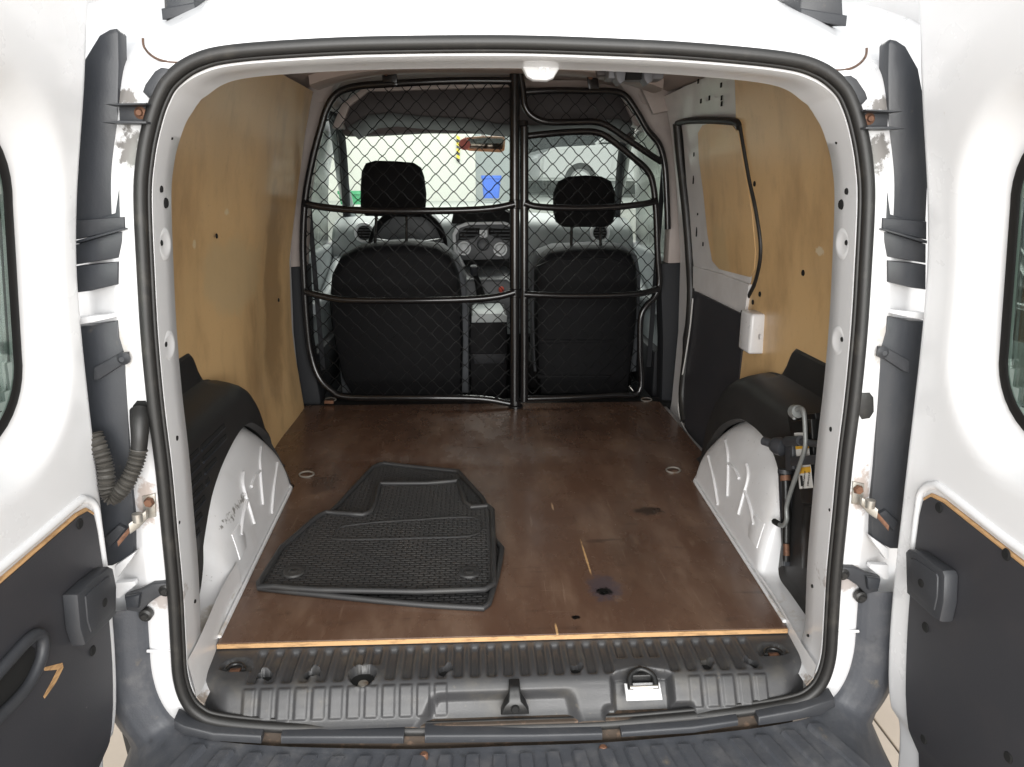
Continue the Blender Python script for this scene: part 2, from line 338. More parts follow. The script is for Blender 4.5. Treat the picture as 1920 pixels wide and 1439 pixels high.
# ================================================================== the van
VAN = empty('cargo_van', (0, 0, GZ)); tag(VAN, 'white panel van with both rear doors wide open and a lined cargo bay', 'van')
RH = [(0, -.094), (.16, -.094), (.31, -.086), (.44, -.075), (.53, -.060), (.563, -.042), (.581, -.012), (.588, .035), (.585, .1), (.579, .2), (.576, .31), (.573, .42), (.573, .53), (.57, .64),
      (.564, .74), (.555, .855), (.544, .912), (.53, .957), (.514, .993), (.494, 1.02), (.456, 1.044), (.4, 1.057), (.27, 1.067), (.15, 1.0715), (0, 1.074)]
LOOP = [Vector((x, 0, z)) for x, z in RH] + [Vector((-x, 0, z)) for x, z in RH[-2:0:-1]]
S = catmull(LOOP, 6, True); NS = len(S)
NRM = []
for i in range(NS):
    t = (S[(i+1) % NS]-S[i-1]).normalized(); n_ = Vector((t.z, 0, -t.x)); NRM.append(n_ if n_.dot(S[i]-Vector((0, 0, .5))) > 0 else -n_)
def ringpt(i, off, Y): return S[i]+NRM[i]*off+Vector((0, Y, 0))
TOP = [(.006, .0), (.020, .0), (.044, .018), (.068, .05), (.098, .11), (.155, .26), (.215, .5), (.262, .95), (.285, 1.5), (.285, 2.3), (.25, 2.9)]
SID = [(.006, .0), (.030, .0), (.048, .004), (.06, .012), (.088, .03), (.150, .055), (.215, .10), (.235, .5), (.25, 1.0), (.255, 2.3), (.25, 2.9)]
BOT = [(.006, -.006), (.018, -.008), (.028, -.006), (.04, .0), (.06, .02), (.1, .04), (.2, .06), (.25, .3), (.25, .8), (.25, 1.6), (.25, 2.0)]
def wts(n_):
    t = sstep(.45, .93, n_.z); b = sstep(.5, .95, -n_.z); return t, b, 1-t-b
def shell_row(k):
    out = []
    for i in range(NS):
        t, b, s = wts(NRM[i]); o = TOP[k][0]*t+BOT[k][0]*b+SID[k][0]*s+(.075*4*t*s if k >= 6 else 0); y = TOP[k][1]*t+BOT[k][1]*b+SID[k][1]*s
        out.append(ringpt(i, o, y))
    return out
rows = [shell_row(k) for k in range(len(TOP))]
# finer rows
fr = []
for a in range(len(rows)-1):
    for q in range(3): fr.append([rows[a][i].lerp(rows[a+1][i], q/3) for i in range(NS)])
fr.append(rows[-1])
istop = [NRM[i].z > .62 for i in range(NS)]
def part_rows(sel):
    idx = [i for i in range(NS) if sel(i)]
    return idx
def strip(name, cond, r0, r1, mat):
    bm = bmesh.new(); V = {}
    for k in range(r0, r1+1):
        for i in range(NS): V[k, i] = bm.verts.new(fr[k][i])
    for k in range(r0, r1):
        for i in range(NS):
            j = (i+1) % NS
            if cond(i, j): bm.faces.new((V[k, i], V[k, j], V[k+1, j], V[k+1, i]))
    bmesh.ops.delete(bm, geom=[v for v in bm.verts if not v.link_faces], context='VERTS')
    return fin(name, bm, mat, VAN, ang=60, recalc=False)
NF = len(fr)-1
strip('rear_frame', lambda i, j: not (istop[i] or istop[j]), 0, 15, jamb)
strip('side_panel', lambda i, j: not (istop[i] or istop[j]) and S[i].z > -.02 and S[i].x > 0, 15, NF, white)
strip('side_panel', lambda i, j: not (istop[i] or istop[j]) and S[i].z > -.02 and S[i].x < 0, 15, NF, white)
strip('roof', lambda i, j: istop[i] or istop[j], 0, NF, white)
# seal: a fat bulb with an inner lip
tube('door_opening_seal', [ringpt(i, 0.0, -.009) for i in range(NS)], .0098, rubber, VAN, 12, True)
tube('seal_lip', [ringpt(i, -.0095, -.002) for i in range(NS)], .0042, rubber, VAN, 8, True)
# inner flange ring of the pillars and header
def inr(i, k):
    n_ = NRM[i]; p = S[i]; corner = sstep(.2, .6, n_.z)*sstep(.97, .75, n_.z)
    low = sstep(.16, -.05, p.z); topw = sstep(.7, .98, n_.z)
    tab = [(.008, .002), (.0125, .004), (.0125, .020), (.0115, .045), (.0095, .085), (.004, .093), (-.06, .115)]
    o, y = tab[k]
    if topw > 0: o = o*(1-topw)+topw*[.008, .016, .02, .018, .022, .005, -.02][k]
    o += corner*[0, .001, .003, .007, .011, .009, 0][k]
    o *= (1-.25*low) if k > 1 else 1
    return ringpt(i, -o, y)
rws = [[inr(i, k) for i in range(NS)] for k in range(7)]
bm = bmesh.new(); V = [[bm.verts.new(p) for p in r] for r in rws]
for k in range(6):
    for i in range(NS):
        j = (i+1) % NS
        if S[i].z > -.045 and S[j].z > -.045: bm.faces.new((V[k][i], V[k][j], V[k+1][j], V[k+1][i]))
bmesh.ops.delete(bm, geom=[v for v in bm.verts if not v.link_faces], context='VERTS')
fin('pillar_flange', bm, jamb, VAN, ang=35, recalc=False)

# ---- side walls
WT = [(-.2, .74), (0, .765), (.3, .775), (.6, .765), (.85, .735), (1.05, .705), (1.15, .68), (1.25, .645), (1.32, .58)]
def wall(z): return interp(z, WT)
def wall_at(px, py, s, off=0):
    X = s*.74
    for _ in range(40):
        p = at(px, py, X=X); X = .5*X+.5*s*(wall(p.z)-off)
    return p
def wall_panel(name, yz, s, off, thick, mat, parent=VAN, wave=0, bev=0):
    bm = bmesh.new(); f = bm.faces.new([bm.verts.new((0, y, z)) for y, z in yz])
    z0 = min(z for y, z in yz); z1 = max(z for y, z in yz); y0 = min(y for y, z in yz); y1 = max(y for y, z in yz)
    z = z0+.04
    while z < z1: bmesh.ops.bisect_plane(bm, geom=bm.verts[:]+bm.edges[:]+bm.faces[:], plane_co=(0, 0, z), plane_no=(0, 0, 1)); z += .05
    y = y0+.06
    while y < y1: bmesh.ops.bisect_plane(bm, geom=bm.verts[:]+bm.edges[:]+bm.faces[:], plane_co=(0, y, 0), plane_no=(0, 1, 0)); y += .08
    bmesh.ops.triangulate(bm, faces=[f for f in bm.faces if len(f.verts) > 4])
    for v in bm.verts:
        v.co.x = s*(wall(v.co.z)-off - (wave*(noise.noise(Vector((s*3, v.co.y*2.2, v.co.z*1.6)))) if wave else 0))
    r = bmesh.ops.extrude_face_region(bm, geom=bm.faces[:]); nv = [e for e in r['geom'] if isinstance(e, bmesh.types.BMVert)]
    for v in nv: v.co.x -= s*thick
    return fin(name, bm, mat, parent, True, 35)
grid_y = [.11+i*.1 for i in range(18)]
for s in (-1, 1):   # painted metal behind the linings
    grid('inner_side_panel', [[Vector((s*(wall(z)+.004), y, z)) for y in grid_y] for z in [-.2+.05*k for k in range(29)]], inner_white, VAN)
def wp(pix, s, off=0): return [(p.y, p.z) for p in (wall_at(x, y, s, off) for x, y in pix)]
# left lining
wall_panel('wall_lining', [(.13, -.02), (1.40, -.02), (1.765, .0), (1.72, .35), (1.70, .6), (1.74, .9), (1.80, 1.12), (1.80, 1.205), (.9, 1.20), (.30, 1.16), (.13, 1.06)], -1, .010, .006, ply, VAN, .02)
# right rear quarter lining with its curved front edge
rq = wp([(1387, 140), (1390, 235), (1405, 330), (1420, 400), (1428, 470), (1418, 530), (1400, 575), (1392, 640), (1382, 740)], 1)
wall_panel('wall_lining', [(.13, 1.10)]+[(y, min(z, 1.21)) for y, z in rq]+[(.96, .10), (.13, .10)], 1, .010, .006, ply, VAN)
# ceiling
def cz(x, y): return interp(y, [(.08, 1.062), (.2, 1.12), (.4, 1.185), (.8, 1.245), (1.3, 1.285), (1.8, 1.302), (2.6, 1.29)])-.085*(abs(x)/.68)**4
grid('ceiling', [[Vector((x, y, cz(x, y))) for x in [-.68+.04*k for k in range(35)]] for y in [.08, .14, .2, .3, .4, .6, .8, 1.0, 1.2, 1.4, 1.6, 1.8, 2.0, 2.3, 2.6]], ceil_m, VAN)
grid('roof_bow', [[Vector((x, y, cz(x, y)-d)) for x in [-.62+.04*k for k in range(32)]] for y, d in ((1.62, .0), (1.63, .03), (1.66, .035), (1.78, .035), (1.80, .03), (1.81, 0))], ceil_m, VAN)

# ---- cargo floor board and sill
fp = [(-.573, .141), (-.588, .55), (-.604, .95), (-.66, 1.02), (-.75, 1.12), (-.757, 1.40), (-.757, 1.80), (.715, 1.80), (.71, 1.10), (.64, 1.0), (.609, .94), (.59, .55), (.573, .141)]
fl = slab('cargo_floor_board', [(x, y, 0) for x, y in fp], (0, 0, -.011), floor_m, VAN, bev=.0012, seg=1); fl['label'] = 'worn dark brown plywood cargo floor board with scratches'
box('board_edge', (0, .1388, -.0055), (1.146, .003, .0098), edge_tan, fl, bev=.0008, seg=1)
box('floor_pan', (0, 1.0, -.04), (1.50, 1.75, .03), inner_white, VAN, bev=.004)
def lash_ring(c, parent, rx=.022):
    c = Vector(c)
    tube('lashing_ring', [c+Vector((rx*math.cos(a), .6*rx*math.sin(a), .006+.004*math.sin(a))) for a in [i*math.pi/9 for i in range(18)]], .0028, zinc, parent, 6, True)
    box('ring_plate', c+Vector((0, 0, .0015)), (.03, .012, .003), rusty, parent, bev=.001)
lash_ring(at(575, 893, Z=0), fl); lash_ring(at(1262, 885, Z=0), fl); lash_ring(at(620, 752, Z=0), fl); lash_ring(at(1212, 752, Z=0), fl)

SEC = catmull([(.140, 0, -.0125), (.10, 0, -.013), (.06, 0, -.0135), (.038, 0, -.017), (.022, 0, -.027), (.008, 0, -.047), (-.004, 0, -.066), (-.012, 0, -.074), (-.018, 0, -.078)], 9)
holes = [(at(x, y, Z=-.013), r) for x, y, r in ((495, 1262, .0145), (585, 1258, .0145), (835, 1252, .014), (1080, 1249, .013), (1325, 1240, .0135), (1408, 1238, .0135), (680, 1263, .026))]
pitch = .0318
def disp(x, Y):
    d = 0.0
    k = round((x+.003)/pitch); u = abs(x+.003-k*pitch)/(pitch/2)
    if abs(k) <= 15:
        e = sstep(.134, .126, Y)*sstep(.034, .046, Y)
        if k in (-9, -8): e *= sstep(.078, .085, Y)
        if abs(k*pitch-.255) < .05: e *= sstep(.075, .085, Y)
        d -= .010*e*sstep(.80, .25, u)
        low = sstep(.029, .025, Y)*sstep(-.0065, -.003, Y)
        if k*pitch > -.10 and k*pitch < .335: low = 0
        if .335 <= k*pitch or k*pitch <= -.10: d += .0034*low*sstep(.78, .62, u)
    # recess round the two strikers
    m1 = sstep(-.155+.9*(max(0, .02-Y)*0), -.125, x+max(0, .012-Y)*.9)*sstep(.125, .095, x-max(0, .012-Y)*.4)*sstep(.018, .006, Y)
    m2 = sstep(.165, .185, x)*sstep(.345, .333, x)*sstep(.002, -.006, Y)
    m3 = sstep(.185, .20, x)*sstep(.31, .295, x)*sstep(.052-.25*abs(x-.2475), .044-.25*abs(x-.2475), Y)
    d -= .018*max(m1, m2, 1.3*m3)
    for c, r in holes:
        q = math.hypot(x-c.x, (Y-c.y)); d -= .020*sstep(r, r-.003, q)-.0015*sstep(r+.006, r+.001, q)*sstep(r-.001, r+.001, q)
    for s in (-1, 1):
        q = math.hypot((x-s*.52)/1.0, (Y-.078)/1.0)
        if Y > .068: d -= .008*sstep(.031, .028, q)
    return d
NX = 470; rows = []
for i in range(NX+1):
    x = -.577+1.154*i/NX; ax = abs(x); kk = 1-.27*sstep(.515, .577, ax)**1.6; r = []
    for j, p in enumerate(SEC):
        a = SEC[max(0, j-1)]; b = SEC[min(len(SEC)-1, j+1)]; t = (b-a).normalized(); nn = Vector((0, -t.z, t.x)) if False else Vector((-t.z, 0, t.x))
        # p = (Y,0,Z); normal pointing up / rearwards
        nn = Vector((t.z, 0, -t.x))
        if nn.z < 0: nn = -nn
        dd = disp(x, p.x)
        Y = .14-(.14-p.x)*kk+nn.x*dd; z = p.z+nn.z*dd+(.10-.1*kk)*.35*sstep(.04, -.02, p.x)
        xx = x*(1-.022*sstep(.06, -.015, p.x)*sstep(.45, .577, ax))
        r.append(Vector((xx, Y, z)))
    rows.append(r)
sp = grid('sill_plate', rows, sillm, VAN, ang=60, flip=True)
for c, r in holes:
    lathe('sill_hole', (c.x, c.y, -.0315), (0, 0, 1), [(.0, .001), (r*.9, .001), (r*.95, -.002)], blk, sp)
c, r = holes[-1]; lathe('screw', (c.x+.002, c.y-.012, -.030), (0, 0, 1), [(0, .006), (.009, .005), (.011, .0)], zinc, sp)
for s in (-1, 1):
    c = Vector((s*.52, .072, -.016))
    tube('lashing_eye', [c+Vector((.017*math.cos(a), .02*math.sin(a), .003)) for a in [math.pi*i/12 for i in range(13)]], .0042, jackblk, sp, 8)
    box('eye_pin', c+Vector((0, .004, -.002)), (.02, .012, .006), rusty, sp, bev=.001)
# centre striker and catch
c = Vector((.006, -.003, -.045))
o = slab('centre_striker', [c+Vector(p) for p in ((-.026, -.012, -.018), (-.020, -.012, -.002), (-.012, -.008, .008), (-.010, .01, .026), (.010, .01, .026), (.012, -.008, .008), (.020, -.012, -.002), (.026, -.012, -.018))], (0, .02, .004), jackblk, sp, .003)
lathe('striker_bolt', c+Vector((0, -.014, -.004)), (0, -1, .4), [(0, .004), (.006, .004), (.008, 0)], blk, sp, 12)
c = Vector((.2475, .012, -.033))
slab('catch_plate', [c+Vector(p) for p in ((-.034, -.016, -.016), (.034, -.016, -.016), (.034, .010, .003), (-.034, .010, .003))], (0, .006, -.005), archw, sp, .003)
tube('catch_loop', catmull([c+Vector(p) for p in ((-.024, -.002, -.002), (-.022, .018, .012), (0, .03, .018), (.022, .018, .012), (.024, -.002, -.002))], 5), .0055, jackblk, sp, 8)
cyl('catch_bar', c+Vector((-.026, -.004, .004)), c+Vector((.026, -.004, .004)), .0032, zinc, sp, 8)
box('catch_housing', c+Vector((0, .022, .005)), (.046, .012, .02), jackblk, sp, bev=.004)

# ---- bumper: step below the opening, horns up both sides
def bump_row(k):
    B = [(.024, -.028), (.026, -.040), (.030, -.12), (.036, -.20), (.046, -.225), (.08, -.24), (.20, -.245), (.34, -.22)]
    Hn = [(.050, .010), (.056, .000), (.066, -.008), (.085, -.014), (.105, -.016), (.125, -.01), (.15, .01), (.17, .06)]
    out = []
    for i in range(NS):
        if S[i].z > .17: continue
        _, b, s = wts(NRM[i]); b = sstep(0, 1, b); s = 1-b
        o = B[k][0]*b+Hn[k][0]*s; y = B[k][1]*b+Hn[k][1]*s
        p = ringpt(i, o, y); out.append((i, p))
    # order from +x horn, through bottom, to -x horn
    R = [p for i, p in out if i < NS/2][::-1]; Lf = [p for i, p in out if i >= NS/2][::-1]
    return R+Lf
br = [bump_row(k) for k in range(8)]
fine = []
for a in range(7):
    for q in range(4): fine.append([br[a][i].lerp(br[a+1][i], q/4) for i in range(len(br[0]))])
bumper = grid('rear_bumper', fine, bumpm, VAN, ang=60)
# step ribs and rivets
for k in range(-12, 13):
    x0 = .024+k*.048
    if abs(x0) > .56: continue
    w_ = .022; fan = 1.10
    def zf(x): return interp(abs(x), [(0, -.1165), (.31, -.1085), (.44, -.0975), (.53, -.0825), (.60, -.055)])
    P = [(x0-w_/2, -.05), (x0+w_/2, -.05), ((x0+w_/2)*fan, -.20), ((x0-w_/2)*fan, -.20)]
    bm = bmesh.new(); bot = []; 
    T = [bm.verts.new((x, y, zf(x0)-(-.05-y)*.03-.0045+.006)) for x, y in P]; Bv = [bm.verts.new((v.co.x+(-.004 if q in (0, 3) else .004), v.co.y, v.co.z-.012)) for q, v in enumerate(T)]
    bm.faces.new(T)
    for q in range(4): bm.faces.new((T[q], Bv[q], Bv[(q+1) % 4], T[(q+1) % 4]))
    bmesh.ops.bevel(bm, geom=[e for e in bm.edges if e.verts[0] in T and e.verts[1] in T], offset=.0012, segments=2, affect='EDGES')
    fin('step_rib', bm, bumpm, bumper)
for px, py in ((513, 1416), (795, 1417), (1131, 1404), (1399, 1384)):
    p = at(px, py, Z=-.115); lathe('bumper_rivet', p, (0, 0, 1), [(0, .006), (.005, .0055), (.0075, .003), (.008, -.01)], zinc if px < 600 else rusty, bumper, 12)
# strips between seal and bumper
for a in ([(325, 1352), (345, 1362), (400, 1376), (490, 1381), (490, 1396), (400, 1391), (340, 1378), (326, 1368)], [(526, 1382), (757, 1382), (757, 1396), (526, 1396)], [(796, 1380), (1000, 1379), (1130, 1376), (1130, 1389), (1000, 1393), (796, 1395)],
          [(1165, 1374), (1300, 1364), (1385, 1352), (1385, 1362), (1300, 1376), (1165, 1384)], [(1422, 1346), (1500, 1332), (1566, 1312), (1567, 1326), (1540, 1342), (1480, 1354), (1422, 1362)]):
    pslab('sill_strip', a, -.034, (0, .03, .004), plast, VAN, bev=.003)
box('sill_beam', (0, .012, -.112), (1.06, .05, .06), dirt, VAN, bev=.003)

# ---- wheel arches
HTS = {-1: [(.02, .02), (.2, .045), (.29, .09), (.34, .15), (.40, .215), (.46, .252), (.52, .275), (.6, .296), (.67, .302), (.75, .287), (.87, .215), (.95, .135), (1.0, .06), (1.03, .0)],
       1: [(.02, .012), (.25, .012), (.335, .014), (.36, .06), (.39, .17), (.43, .245), (.48, .285), (.54, .302), (.62, .306), (.72, .292), (.85, .225), (.94, .14), (1.0, .06), (1.03, .0)]}
HTS = {k: [(p.x, p.z) for p in catmull([(y, 0, h) for y, h in v], 5)] for k, v in HTS.items()}
def hY(Y, s): return max(.0005, interp(Y, HTS[s]))
def xin(Y): return .577+.034*(Y-.14)/.81+ .10*sstep(.93, 1.04, Y)
def arch_pt(Y, th, s):
    h = hY(Y, s); z = h*math.sin(th)**.8; x = xin(Y)+.16*z+.14*(1-max(0, math.cos(th))**.5)
    return Vector((s*x, Y, z-.006))
def arch_X(Y, z, s=1):
    h = hY(Y, s); q = min(1, max(0, (z+.006)/h))**1.25; return xin(Y)+.16*z+.14*(1-max(0, 1-q*q)**.25)
def arch_at(px, py, s):
    X = s*.6
    for _ in range(50):
        p = at(px, py, X=X); X = .6*X+.4*s*min(.66, arch_X(p.y, p.z, s))
    return p
ribsR = [[(195, 350), (210, 430), (212, 560), (208, 690)], [(90, 445), (125, 590), (150, 740)], [(325, 495), (335, 570), (305, 690), (275, 800)], [(312, 650), (350, 760), (370, 860)], [(215, 490), (250, 520), (280, 580)]]
for s in (-1, 1):
    ar = grid('wheel_arch', [[arch_pt(Y, th, s) for th in [math.pi/2*k/22 for k in range(23)]] for Y in [.02+1.005*j/110 for j in range(111)]], archw, VAN, ang=70)
    for rb in ribsR:
        P = [arch_at(1300+a*.3056, 720+b*.3056, 1) for a, b in rb]
        P = [Vector((s*p.x, p.y, p.z)) for p in catmull(P, 5)]
        tube('embossed_rib', P, .0042, archw, ar, 8)
    P = [Vector((s*(arch_X(y, z, s)+.004), y, z)) for y, z in ((.39, .05), (.45, .052), (.465, .075), (.455, .11), (.40, .108))]
    slab('embossed_pad', P, (-s*.006, 0, 0), archw, ar, .003)
    tube('arch_flange_seam', [Vector((s*(xin(y)-.004), y, .003)) for y in [.16+.04*k for k in range(21)]], .0045, archw, ar, 6)
    # white inner corner panel between arch and pillar
    grid('corner_panel', [[Vector((s*(.566+.02*sstep(0, .3, y)+.25*max(0, z)*.5), y, z)) for y in [.0+.03*k for k in range(13)]] for z in ([-.09, -.05, -.02, 0, .03, .06] if s < 0 else [-.09, -.06, -.04, -.02, 0, .012])], inner_white, VAN)
def ridge(Y, s=1):
    a = .24 if s < 0 else .34
    return .365 if Y <= .70 else .365*math.sqrt(max(0, 1-((Y-.70)/a)**2))
def cover_prof(Y, s):
    r = ridge(Y, s); zt = r+.022+.088*sstep(.70, .63, Y); h = hY(Y, s)
    low = min(h*.93-.006, r-.02) if r > .03 else r-.01
    xl = min(.650, arch_X(Y, low, s)-.004)
    return [(.772, zt), (.752, zt+.002), (.747, zt-.004), (.742, min(zt, r+.034)), (.732, min(zt, r+.026)), (.705, r+.016), (.682, r+.008), (.668, r-.002), (.660, r-.018), (.657, max(low, r-.04)), (min(.654, xl+.012), low+.012*sstep(.02, .1, r)), (xl, low), (xl+.02, low-.008)]
def cover_X(Y, z, s):
    P = cover_prof(Y, s)[8:12]
    for (x0, z0), (x1, z1) in zip(P, P[1:]):
        if z1 <= z <= z0: return x1+(x0-x1)*(z-z1)/max(1e-6, z0-z1)
    return P[-1][0]
def cover(s):
    rows = [[Vector((s*x, .10+1.02*j/90, max(z, -.015))) for x, z in cover_prof(.10+1.02*j/90, s)] for j in range(91)]
    return grid('wheel_arch_cover', rows, coverm, VAN, ang=30)
cl = cover(-1); cl['label'] = 'black plastic wheel arch cover with louvre slots'
for i in range(8):
    z = .320-.027*i
    yb = next((.2+.005*k for k in range(90) if hY(.2+.005*k, -1)*.93-.006 > z-.03), .60)-.012
    for y0, y1 in ((.30, .375), (.39, .55)):
        y1 = min(y1, yb)
        if y1-y0 < .02: continue
        xm = min(cover_X(y, z, -1) for y in (y0, (y0+y1)/2, y1))
        P = [Vector((-xm+.0003, y, zz)) for y, zz in rrect((y0+y1)/2, z, y1-y0, .011, .005, 3)]
        slab('louvre_slot', P, (.0014, 0, 0), blk, cl, .0003, 1)
        tube('louvre_lip', [Vector((-xm+.001, y0, z-.0075)), Vector((-xm+.001, y1, z-.0075))], .0026, lampp, cl, 6)
cr = cover(1); cr['label'] = 'black plastic wheel arch cover behind the jack'
# ---- sliding door on the right side
sd = wall_panel('sliding_door', wp([(1283, 228), (1385, 232), (1402, 330), (1418, 400), (1426, 470), (1414, 530), (1392, 590)], 1)+[(.98, .40), (.99, .02), (1.60, .0), (1.66, .3), (1.62, .55)], 1, .004, .008, inner_white)
wb = wall_panel('window_blank', wp([(1318, 236), (1330, 232), (1375, 236), (1386, 250), (1400, 330), (1412, 400), (1418, 470), (1416, 505), (1408, 520), (1350, 505), (1337, 490), (1328, 440), (1322, 380), (1312, 300), (1310, 250)], 1, .014), 1, .014, .003, ply, sd); wb['label'] = 'tan board filling the sliding door window'
wall_panel('lower_trim', wp([(1299, 545), (1308, 548), (1398, 592), (1394, 650), (1382, 740), (1390, 800)], 1, .016)+[(.95, .05), (1.20, -.02), (1.50, -.03), (1.60, .1), (1.655, .3)], 1, .014, .007, trimm, sd)
wall_panel('door_ledge', wp([(1301, 500), (1345, 512), (1406, 534), (1398, 585), (1301, 540)], 1, .022), 1, .011, .014, inner_white, sd)
for x, y, h in ((1301, 290, .014), (1300, 337, .03), (1306, 435, .034), (1318, 458, .014), (1308, 402, .008)):
    p = wall_at(x, y, 1, .013); box('slot', p, (.002, .012, h), blk, sd, bev=.0008)
for pix, nm, r, m, off in (([(1270, 232), (1290, 227), (1340, 226), (1380, 229), (1388, 240)], 'door_seal', .011, rubber, .018), ([(1270, 232), (1276, 300), (1287, 400), (1293, 480), (1296, 560), (1288, 660), (1280, 740), (1284, 790)], 'door_seal', .017, rubber, .02),
                       ([(1388, 236), (1404, 330), (1419, 402), (1427, 470), (1418, 525), (1402, 560), (1391, 590)], 'door_seal', .0065, rubber, .018),
                       ([(1299, 560), (1293, 620), (1282, 690), (1273, 740), (1274, 780), (1290, 815), (1315, 848)], 'seal_wire', .003, greywire, .03)):
    tube(nm, catmull([wall_at(x, y, 1, off) for x, y in pix], 6), r, m, sd, 8)
# white catch box on the lining, lining holes
lb = box('door_catch_cover', wall_at(1412, 622, 1, .03), (.05, .088, .115), white, VAN, bev=.008, seg=3)
lathe('catch_screw', wall_at(1425, 632, 1, .058), (-1, 0, 0), [(0, .003), (.008, .002), (.009, 0)], inner_white, lb, 12)
for x, y in ((1414, 345), (1411, 567), (1424, 552), (1391, 655), (1505, 512)):
    p = wall_at(x, y, 1, .018); lathe('lining_hole', p, (-1, 0, 0), [(0, .0006), (.007, .0006), (.008, -.002)], blk, VAN, 10)
for x, y in ((459, 613), (523, 563), (470, 907/2), (407, 443)):
    p = wall_at(x, y, -1, .022); lathe('lining_hole', p, (1, 0, 0), [(0, .0006), (.006, .0006), (.007, -.002)], blk, VAN, 10)
for x, y in ((1352, 160), (1330, 184), (1353, 184), (1314, 190), (1353, 195), (1309, 153)):
    p = wall_at(x, y, 1, .006); box('slot', p, (.003, .012, .014), blk, VAN, bev=.0008)

# ---- jamb hardware, traced on the left and mirrored
SXZ = [(z, x) for x, z in RH[7:22]]
def both(f):
    for m in (False, True): f(m)
def sx(m, p): return Vector((-p[0], p[1], p[2])) if m else Vector(p)
def lamp_parts(m):
    lh = pslab('tail_lamp_housing', [(216, 53), (222, 62), (223, 120), (221, 200), (223, 300), (228, 408), (140, 420), (135, 300), (140, 200), (158, 110), (185, 66), (204, 55)], .004, (0, .03, 0), lampp, VAN, m, .004)
    pslab('lamp_rib', [(228, 408), (226, 330), (216, 400), (150, 420), (228, 420)], .001, (0, .01, 0), lampp, lh, m, .001)
    pslab('lamp_bracket', [(140, 414), (232, 407), (233, 428), (225, 432), (140, 450)], -.004, (0, .02, 0), plast, lh, m, .002)
    pslab('lamp_ledge', [(140, 452), (232, 428), (234, 431), (140, 458)], -.012, (0, .03, 0), lampp, lh, m, .0015)
    pslab('lamp_block', [(140, 459), (232, 432), (231, 450), (222, 484), (140, 497)], .0, (0, .03, 0), lampp, lh, m, .003)
    pslab('lamp_block', [(140, 500), (221, 491), (220, 534), (170, 546), (140, 550)], -.002, (0, .03, 0), lampp, lh, m, .003)
    pslab('white_ledge', [(140, 596), (205, 590), (210, 597), (165, 607), (140, 610)], -.010, (0, .02, 0), jamb, lh, m, .002)
    lo = pslab('lower_lamp_housing', [(140, 612), (172, 611), (221, 601), (223, 632), (236, 668), (236, 700), (240, 780), (245, 900), (252, 965), (250, 1040), (210, 1062), (150, 1065)], .002, (0, .03, 0), lampp, VAN, m, .003)
    pslab('lamp_arm', [(175, 690), (222, 664), (238, 662), (240, 682), (230, 684), (186, 712), (175, 714)], -.008, (0, .012, 0), plast, lo, m, .002)
    p = sx(m, at(231, 673, Y=-.012)); lathe('lamp_bolt', p, (0, -1, 0), [(0, .006), (.004, .006), (.006, .003), (.010, .0), (.010, -.004)], plast, lo, 14)
    pslab('lamp_arm', [(195, 1010), (222, 985), (236, 992), (205, 1028)], -.006, (0, .012, 0), plast, lo, m, .002)
    pslab('pointed_ledge', [(215, 1062), (255, 1034), (248, 1046), (222, 1082), (215, 1084)], -.006, (0, .015, 0), jamb, lo, m, .0015)
    # hinge
    hg = pslab('upper_hinge', [(222, 196), (273, 194), (274, 231), (224, 231)], -.006, (0, .008, 0), plast, VAN, m, .0015)
    pslab('hinge_flange', [(196, 196), (222, 194), (274, 193), (274, 196), (222, 198)], -.034, (0, .036, 0), plast, hg, m, .001)
    pslab('hinge_flange', [(191, 230), (224, 226), (274, 228), (274, 232), (224, 232)], -.034, (0, .036, 0), lampp, hg, m, .001)
    p = sx(m, at(263, 212, Y=-.008)); lathe('hinge_bolt', p, (0, -1, 0), [(0, .006), (.004, .006), (.005, .002), (.009, .0)], rusty, hg, 12)
    # corner buffer
    P = [(265, 172), (270, 158), (288, 133), (300, 126), (314, 128), (322, 134), (318, 150), (292, 186), (276, 183)]
    pslab('corner_buffer', P, -.016, (0, .02, 0), lampp, VAN, m, .005)
    # seam in the jamb
    a, b = sx(m, at(276, 1221, Y=-.001)), sx(m, at(326, 1220, Y=-.001))
    tube('jamb_seam', [a, b], .0028, jamb, VAN, 6)
    # rust streak in the roof corner seam
    tube('roof_seam', catmull([sx(m, at(x, y, Y=.001)) for x, y in ((268, 72), (270, 88), (282, 103), (300, 113), (322, 117), (350, 117))], 4), .0018, rustd, VAN, 6)
    # check strap
    cs = pslab('check_strap', [(266, 932), (290, 926), (292, 970), (270, 975)], -.004, (0, .008, 0), zinc, VAN, m, .0015)
    p = sx(m, at(280, 942, Y=-.006)); lathe('strap_bolt', p, (0, -1, 0), [(0, .006), (.007, .006), (.009, .0)], rusty, cs, 6)
    pts = [sx(m, at(x, y, Y=Y)) for x, y, Y in ((278, 962, -.012), (262, 976, -.018), (245, 990, -.026), (222, 1018, -.04))]
    slab('strap_arm', [pts[0]+Vector((0, 0, .008)), pts[1]+Vector((0, 0, .009)), pts[2]+Vector((0, 0, .009)), pts[2]-Vector((0, 0, .009)), pts[1]-Vector((0, 0, .011)), pts[0]-Vector((0, 0, .008))], (0, -.006, 0), zinc, cs, .0015)
    slab('strap_bar', [pts[2]+Vector((0, 0, .004)), pts[3]+Vector((0, 0, .004)), pts[3]-Vector((0, 0, .006)), pts[2]-Vector((0, 0, .006))], (0, -.004, 0), rusty, cs, .001)
    lathe('strap_roller', sx(m, at(258, 972, Y=-.03)), (0, 0, 1), [(0, .009), (.008, .008), (.008, -.006), (0, -.007)], zinc, cs, 14)
    # lower buffer arm
    la = pslab('buffer_arm', [(232, 1118), (258, 1110), (285, 1096), (312, 1094), (316, 1116), (298, 1120), (280, 1132), (262, 1150), (236, 1146)], -.012, (0, .016, 0), plast, VAN, m, .004)
